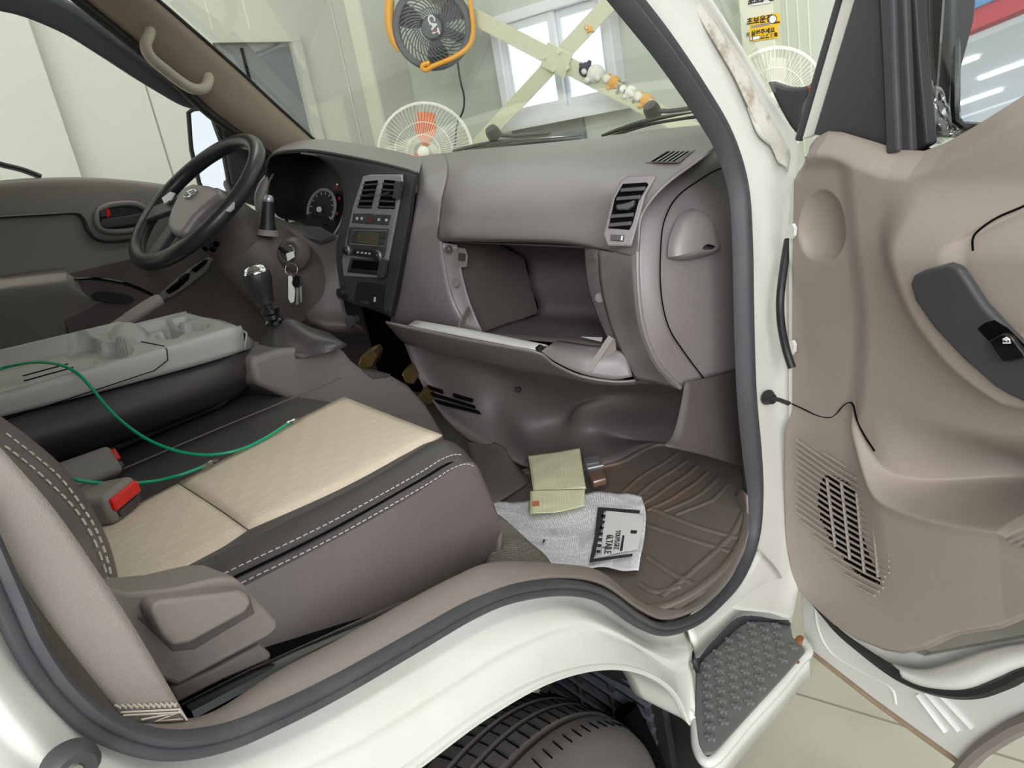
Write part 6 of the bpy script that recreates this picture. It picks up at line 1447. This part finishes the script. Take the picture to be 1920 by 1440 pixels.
# ================================================================ wipers (outside the glass)
def wiper(label, blade, arm, knuckle):
    t = thing('wiper', label, 'wiper', A(*knuckle, x=1.73), 'windshield wipers')
    bl = cr([A(u, v, x=x_) for u, v, x_ in blade], 5); n_ = len(bl)
    obj('blade', MB().tube(bl, [.004+.010*sin(pi*min(1, .15+k/n_)) for k in range(n_)], 8, flat=.5), 'gloss_black', t)
    obj('rubber_edge', MB().tube([p+Vector((-.004, 0, -.010)) for p in bl], .004, 6), 'black_plastic', t)
    obj('arm', MB().tube(cr([A(u, v, x=x_) for u, v, x_ in arm], 5), .008, 8, flat=.7), 'charcoal', t)
    obj('knuckle', MB().lathe([(0, .020), (.016, .018), (.020, .008), (.021, -.012)], A(*knuckle, x=1.73), (-.6, 0, .8), 16), 'black_plastic', t)
    return t
wiper('black wiper lying along the glass base in front of the standing fan', [(850, 283, 1.700), (900, 272, 1.715), (960, 264, 1.725), (1030, 258, 1.730), (1088, 254, 1.730)], [(925, 252, 1.740), (960, 255, 1.740), (1000, 252, 1.740), (1030, 250, 1.740)], (925, 250))
wiper('black wiper slanting up toward the passenger pillar', [(1130, 254, 1.720), (1170, 240, 1.720), (1215, 226, 1.715), (1260, 217, 1.700), (1325, 207, 1.660)], [(1225, 208, 1.730), (1260, 208, 1.720), (1300, 202, 1.700), (1330, 196, 1.670)], (1223, 208))
cowl = obj('cowl_panel', MB().grid([[Vector((1.735-.07*(y_/.7)**2, y_, 1.372)) for y_ in (-.6, -.3, 0, .3, .6)], [Vector((1.84-.07*(y_/.7)**2, y_, 1.30)) for y_ in (-.6, -.3, 0, .3, .6)]]), 'paint', cab, thick=.004)

# ================================================================ fans
def ring(c, a_, b_, r, n=40): return [c+a_*(cos(2*pi*k/n)*r)+b_*(sin(2*pi*k/n)*r) for k in range(n)]
def frame_of(n_):
    n_ = Vector(n_).normalized(); a_ = Vector((0, 0, 1)).cross(n_).normalized(); b_ = n_.cross(a_); return n_, a_, b_
wfc = A(812, 52, x=XF-.42)
n_, a_, b_ = frame_of((-.80, -.58, -.12))
R_ = .222
wfan = thing('drum_fan', 'dark grey drum fan in an orange tube frame high on the wall', 'fan', wfc)
obj('drum', MB().lathe([(R_*.93, -.13), (R_, -.11), (R_*1.02, 0), (R_, .05), (R_*.96, .06)], wfc, n_, 44), 'fan_grey', wfan)
obj('motor', MB().lathe([(0, .0), (.07, 0), (.075, -.1), (.05, -.14), (0, -.14)], wfc, n_, 24), 'fan_grey', wfan)
for k in range(3):
    an = 2*pi*k/3+.5
    rows = []
    for q in range(6):
        r_ = .05+(R_*.90-.05)*q/5; w_ = .32+.10*sin(pi*q/5)
        rows.append([wfc+a_*(cos(an+w_*(t-.5)*1.9)*r_)+b_*(sin(an+w_*(t-.5)*1.9)*r_)+n_*(.015-.05*(t-.5)) for t in (0, .25, .5, .75, 1)])
    patch('blade', rows, 'fan_grey', wfan, 3, 3, thick=.004)
gm = MB()
for k in range(40):
    an = 2*pi*k/40
    pts = [wfc+a_*(cos(an+.9*q/6)*(.07+(R_*.98-.07)*q/6))+b_*(sin(an+.9*q/6)*(.07+(R_*.98-.07)*q/6))+n_*(.075-.02*(q/6)**2) for q in range(7)]
    gm.tube(pts, .0042, 5)
for r_ in (.10, .15, .19): gm.tube(ring(wfc+n_*.07, a_, b_, r_), .0028, 5, closed=True)
gg = obj('grille', gm, 'fan_grey', wfan)
obj('front_ring', MB().lathe([(R_*.86, .066), (R_*.97, .068), (R_*1.03, .05), (R_*1.03, -.02)], wfc, n_, 44), 'fan_grey', wfan)
obj('badge', MB().lathe([(0, .086), (.055, .084), (.062, .07)], wfc, n_, 28), 'fan_grey', wfan)
xd = (A(835, 60, x=XF-.42)-A(812, 40, x=XF-.42))
xt = AP(816, 60, wfc+n_*.088, n_)-AP(808, 37, wfc+n_*.088, n_); xt.normalize()
yt = n_.cross(xt)
textmesh('badge_text', 'CAT', .055, AP(812, 47, wfc+n_*.0875, n_), xt, yt, 'icon', wfan, ext=.0008, bold=.002)
obj('badge_triangle', MB().prism([AP(u, v, wfc+n_*.0875, n_) for u, v in ((812, 58), (820, 57), (818, 62))], n_*.0008), 'red', wfan, smooth=False)
loop = [AP(u, v, wfc+n_*.02, n_) for u, v in ((738, -60), (731, 0), (730, 40), (737, 72), (752, 94))]
obj('frame_tube', MB().tube(cr(loop, 6), .026, 10), 'orange', wfan)
loop2 = [AP(u, v, wfc+n_*.08, n_) for u, v in ((875, -30), (884, 20), (887, 60), (878, 88), (850, 108), (812, 124), (800, 131), (793, 129), (793, 122), (806, 118))]
obj('frame_tube', MB().tube(cr(loop2, 6), .014, 10), 'orange', wfan)
obj('wall_bracket', MB().tube([wfc-n_*.1, Vector((XF, wfc.y+.1, wfc.z-.05))], .03, 10), 'fan_grey', wfan)
obj('power_cord', MB().tube(cr([AP(u, v, wfc, n_) for u, v in ((857, 104), (859, 125), (864, 155), (870, 180), (869, 205), (862, 222), (856, 240), (853, 275))], 6), .006, 6), 'black_plastic', wfan)
def stand_fan(name, label, c, nrm_, R_, bladem, nrings):
    n_, a_, b_ = frame_of(nrm_)
    t = thing(name, label, 'fan', (c.x, c.y, 0))
    obj('cage_rim', MB().tube(ring(c, a_, b_, R_), .007, 8, closed=True), 'fan_white', t)
    gm = MB()
    for k in range(72):
        an = 2*pi*k/72
        gm.tube([c+(a_*cos(an)+b_*sin(an))*r_+n_*h_ for r_, h_ in ((R_, 0), (R_*.85, .035), (R_*.5, .055), (R_*.2, .06))], .0013, 4)
        gm.tube([c+(a_*cos(an)+b_*sin(an))*r_+n_*h_ for r_, h_ in ((R_, 0), (R_*.85, -.04), (R_*.4, -.06))], .0013, 4)
    for r_, h_ in nrings: gm.tube(ring(c+n_*h_, a_, b_, R_*r_), .0025, 5, closed=True)
    obj('cage_wires', gm, 'fan_white', t)
    for k in range(3):
        an = 2*pi*k/3+radians(78)
        rows = []
        for q in range(6):
            r_ = .03+(R_*.82-.03)*q/5; w_ = .35+.35*sin(pi*min(1, q/4.2))
            rows.append([c+a_*(cos(an+w_*(s_-.5)*1.3)*r_)+b_*(sin(an+w_*(s_-.5)*1.3)*r_)+n_*(-.012+.04*(s_-.5)) for s_ in (0, .25, .5, .75, 1)])
        patch('blade', rows, bladem, t, 3, 3, thick=.003)
    obj('hub', MB().lathe([(0, .066), (.025, .064), (.033, .058), (.034, .03)], c, n_, 24), 'fan_white', t)
    obj('motor', MB().lathe([(.03, -.01), (.06, -.05), (.065, -.12), (.04, -.17), (0, -.175)], c, n_, 24), 'fan_white', t)
    obj('pole', MB().tube([c-n_*.10-b_*.05, Vector((c.x-n_.x*.1, c.y-n_.y*.1, .03))], .014, 12), 'fan_white', t)
    obj('base', MB().lathe([(0, .04), (.05, .038), (.17, .02), (.18, 0), (0, 0)], Vector((c.x-n_.x*.1, c.y-n_.y*.1, 0)), (0, 0, 1), 32), 'fan_white', t)
    return t
stand_fan('standing_fan', 'white standing fan with orange blades behind the dashboard', A(797, 287, x=3.25), (-.82, -.55, .1), .27, 'orange_blade', ((.97, .01), (.6, .05), (.35, .057)))
stand_fan('standing_fan', 'white standing fan with pale blades beside the yellow stickers', A(1449, 188, x=3.45), (-.9, -.40, .05), .21, 'fan_white', ((.97, .01), (.6, .05), (.35, .057)))

# ================================================================ plush toys resting on the brace
def ball(c, r, sz=(1, 1, 1)): return MB().lathe([(0.001, -r)]+[(r*cos(t), r*sin(t)) for t in [pi*(-.5+k/8) for k in range(1, 8)]]+[(0.001, r)], c, (0, 0, 1), 14)
def plush(label, u, v, s, body, head, ears):
    c = A(u, v, x=bx+.02)
    t = thing('plush_toy', label, 'plush toy', c, 'plush toys on the brace')
    hd = Vector((-.012*s/.05, .75*s, .55*s))
    obj('body', ball(c, s*.85), body, t); h_ = obj('head', ball(c+hd, s*.62), head, t)
    for k in (-1, 1): obj('ear', ball(c+hd+Vector((0, k*s*.42, s*.5)), s*.2), ears, h_)
    obj('muzzle', ball(c+hd+Vector((-s*.5, -.1*s, -s*.15)), s*.25), 'fur_white', h_)
    for k in (-1, 1): obj('paw', ball(c+Vector((-s*.7, k*s*.5, -s*.35)), s*.28), body, t)
    return t
for a in (('dark blue and white plush toy, topmost on the brace beside the window', 1117, 140, .062, 'fur_white', 'fur_dark', 'fur_dark'),
          ('small dark plush toy tucked behind the topmost plush', 1103, 131, .030, 'fur_grey', 'fur_dark', 'fur_dark'),
          ('orange and white plush toy just below the dark topmost one', 1152, 156, .044, 'fur_orange', 'fur_white', 'fur_orange'),
          ('grey plush toy in the middle of the row on the brace', 1168, 166, .038, 'fur_grey', 'fur_grey', 'fur_grey'),
          ('white plush toy below the grey one on the brace', 1182, 174, .042, 'fur_white', 'fur_white', 'fur_grey'),
          ('small brown grey plush toy between two pale ones near the wiper', 1197, 184, .034, 'fur_grey', 'fur_grey', 'fur_dark'),
          ('lowest orange plush toy on the brace above the right wiper', 1212, 190, .046, 'fur_orange', 'fur_white', 'fur_orange'),
          ('single tiny orange plush hanging at the upper brace end', 1109, 55, .026, 'fur_orange', 'fur_orange', 'fur_white')): plush(*a)
# dark notice board under the window
nb = A(1030, 235, x=XF-.02)
o = obj('notice_board', MB().box((XF-.015, nb.y+.02, nb.z-.28), (.03, .52, .62)), 'dark_wall', smooth=False); tag(o, 'dark grey board on the wall below the window', 'board')
# ================================================================ stickers on the wall column
def sticker(name, label, pts, m):
    t = thing(name, label, 'sticker', A(*pts[0], x=XF-.126))
    obj('backing', MB().prism([A(u, v, x=XF-.124) for u, v in pts], (-.002, 0, 0)), m, t, smooth=False); return t
def stx(u, v, s): return A(u, v, x=XF-.1275)
s1 = sticker('warning_sticker', 'yellow beginner driver sticker with large dark lettering and drawing', [(1404, 34), (1462, 24), (1464, 46), (1406, 56)], 'yellow')
s2 = sticker('warning_sticker', 'lower yellow sticker with two lines of lettering and dark bar', [(1405, 56), (1458, 47), (1461, 70), (1406, 79)], 'yellow')
s3 = sticker('warning_sticker', 'white lettered sticker cut off by the photo top edge', [(1407, -22), (1443, -27), (1446, 5), (1409, 11)], 'white_plastic')
hx = (A(1462, 24, x=XF)-A(1404, 34, x=XF)).normalized(); hy = Vector((0, 0, 1))
textmesh('lettering', '초보운전', .034, stx(1424, 38, 0), hx, hy, 'ink', s1, bold=.0012)
obj('text_bar', MB().prism([A(u, v, x=XF-.1265) for u, v in ((1408, 48.5), (1443, 42), (1443, 47), (1408, 53))], (-.001, 0, 0)), 'fur_grey', s1, smooth=False)
cs = A(1449, 36, x=XF-.127)
obj('drawing_disc', MB().lathe([(0, .001), (.017, .001), (.017, 0)], cs, (-1, 0, 0), 20), 'white_plastic', s1)
obj('drawing_outline', MB().tube(ring(cs+Vector((-.001, 0, 0)), Vector((0, 1, 0)), Vector((0, 0, 1)), .018, 24), .0016, 5, closed=True), 'ink', s1)
obj('drawing_line', MB().tube([A(1451, 43, x=XF-.128), A(1462, 41, x=XF-.128)], .003, 5), 'ink', s1)
textmesh('lettering', '# 살려주세요', .025, stx(1426, 60.5, 0), hx, hy, 'ink', s2, bold=.0008)
obj('text_bar', MB().prism([A(u, v, x=XF-.1265) for u, v in ((1406, 69), (1457, 60.5), (1458, 68), (1406, 77))], (-.001, 0, 0)), 'ink', s2, smooth=False)
obj('bar_white', MB().prism([A(u, v, x=XF-.1278) for u, v in ((1412, 69), (1424, 67), (1424, 73), (1412, 75))], (-.001, 0, 0)), 'white_plastic', s2, smooth=False)
obj('bar_dot', MB().prism([A(u, v, x=XF-.1278) for u, v in ((1407, 70), (1410, 69.5), (1410, 75), (1407, 75.5))], (-.001, 0, 0)), 'white_plastic', s2, smooth=False)
textmesh('lettering', '해주세요', .020, A(1438, 68, x=XF-.1285), hx, hy, 'yellow', s2, bold=.0008)
textmesh('lettering', '초보운전', .034, A(1427, -1, x=XF-.1275), hx, hy, 'ink_black', s3, bold=.002)
for o in bpy.data.objects:
    if '_w' in o: del o['_w']
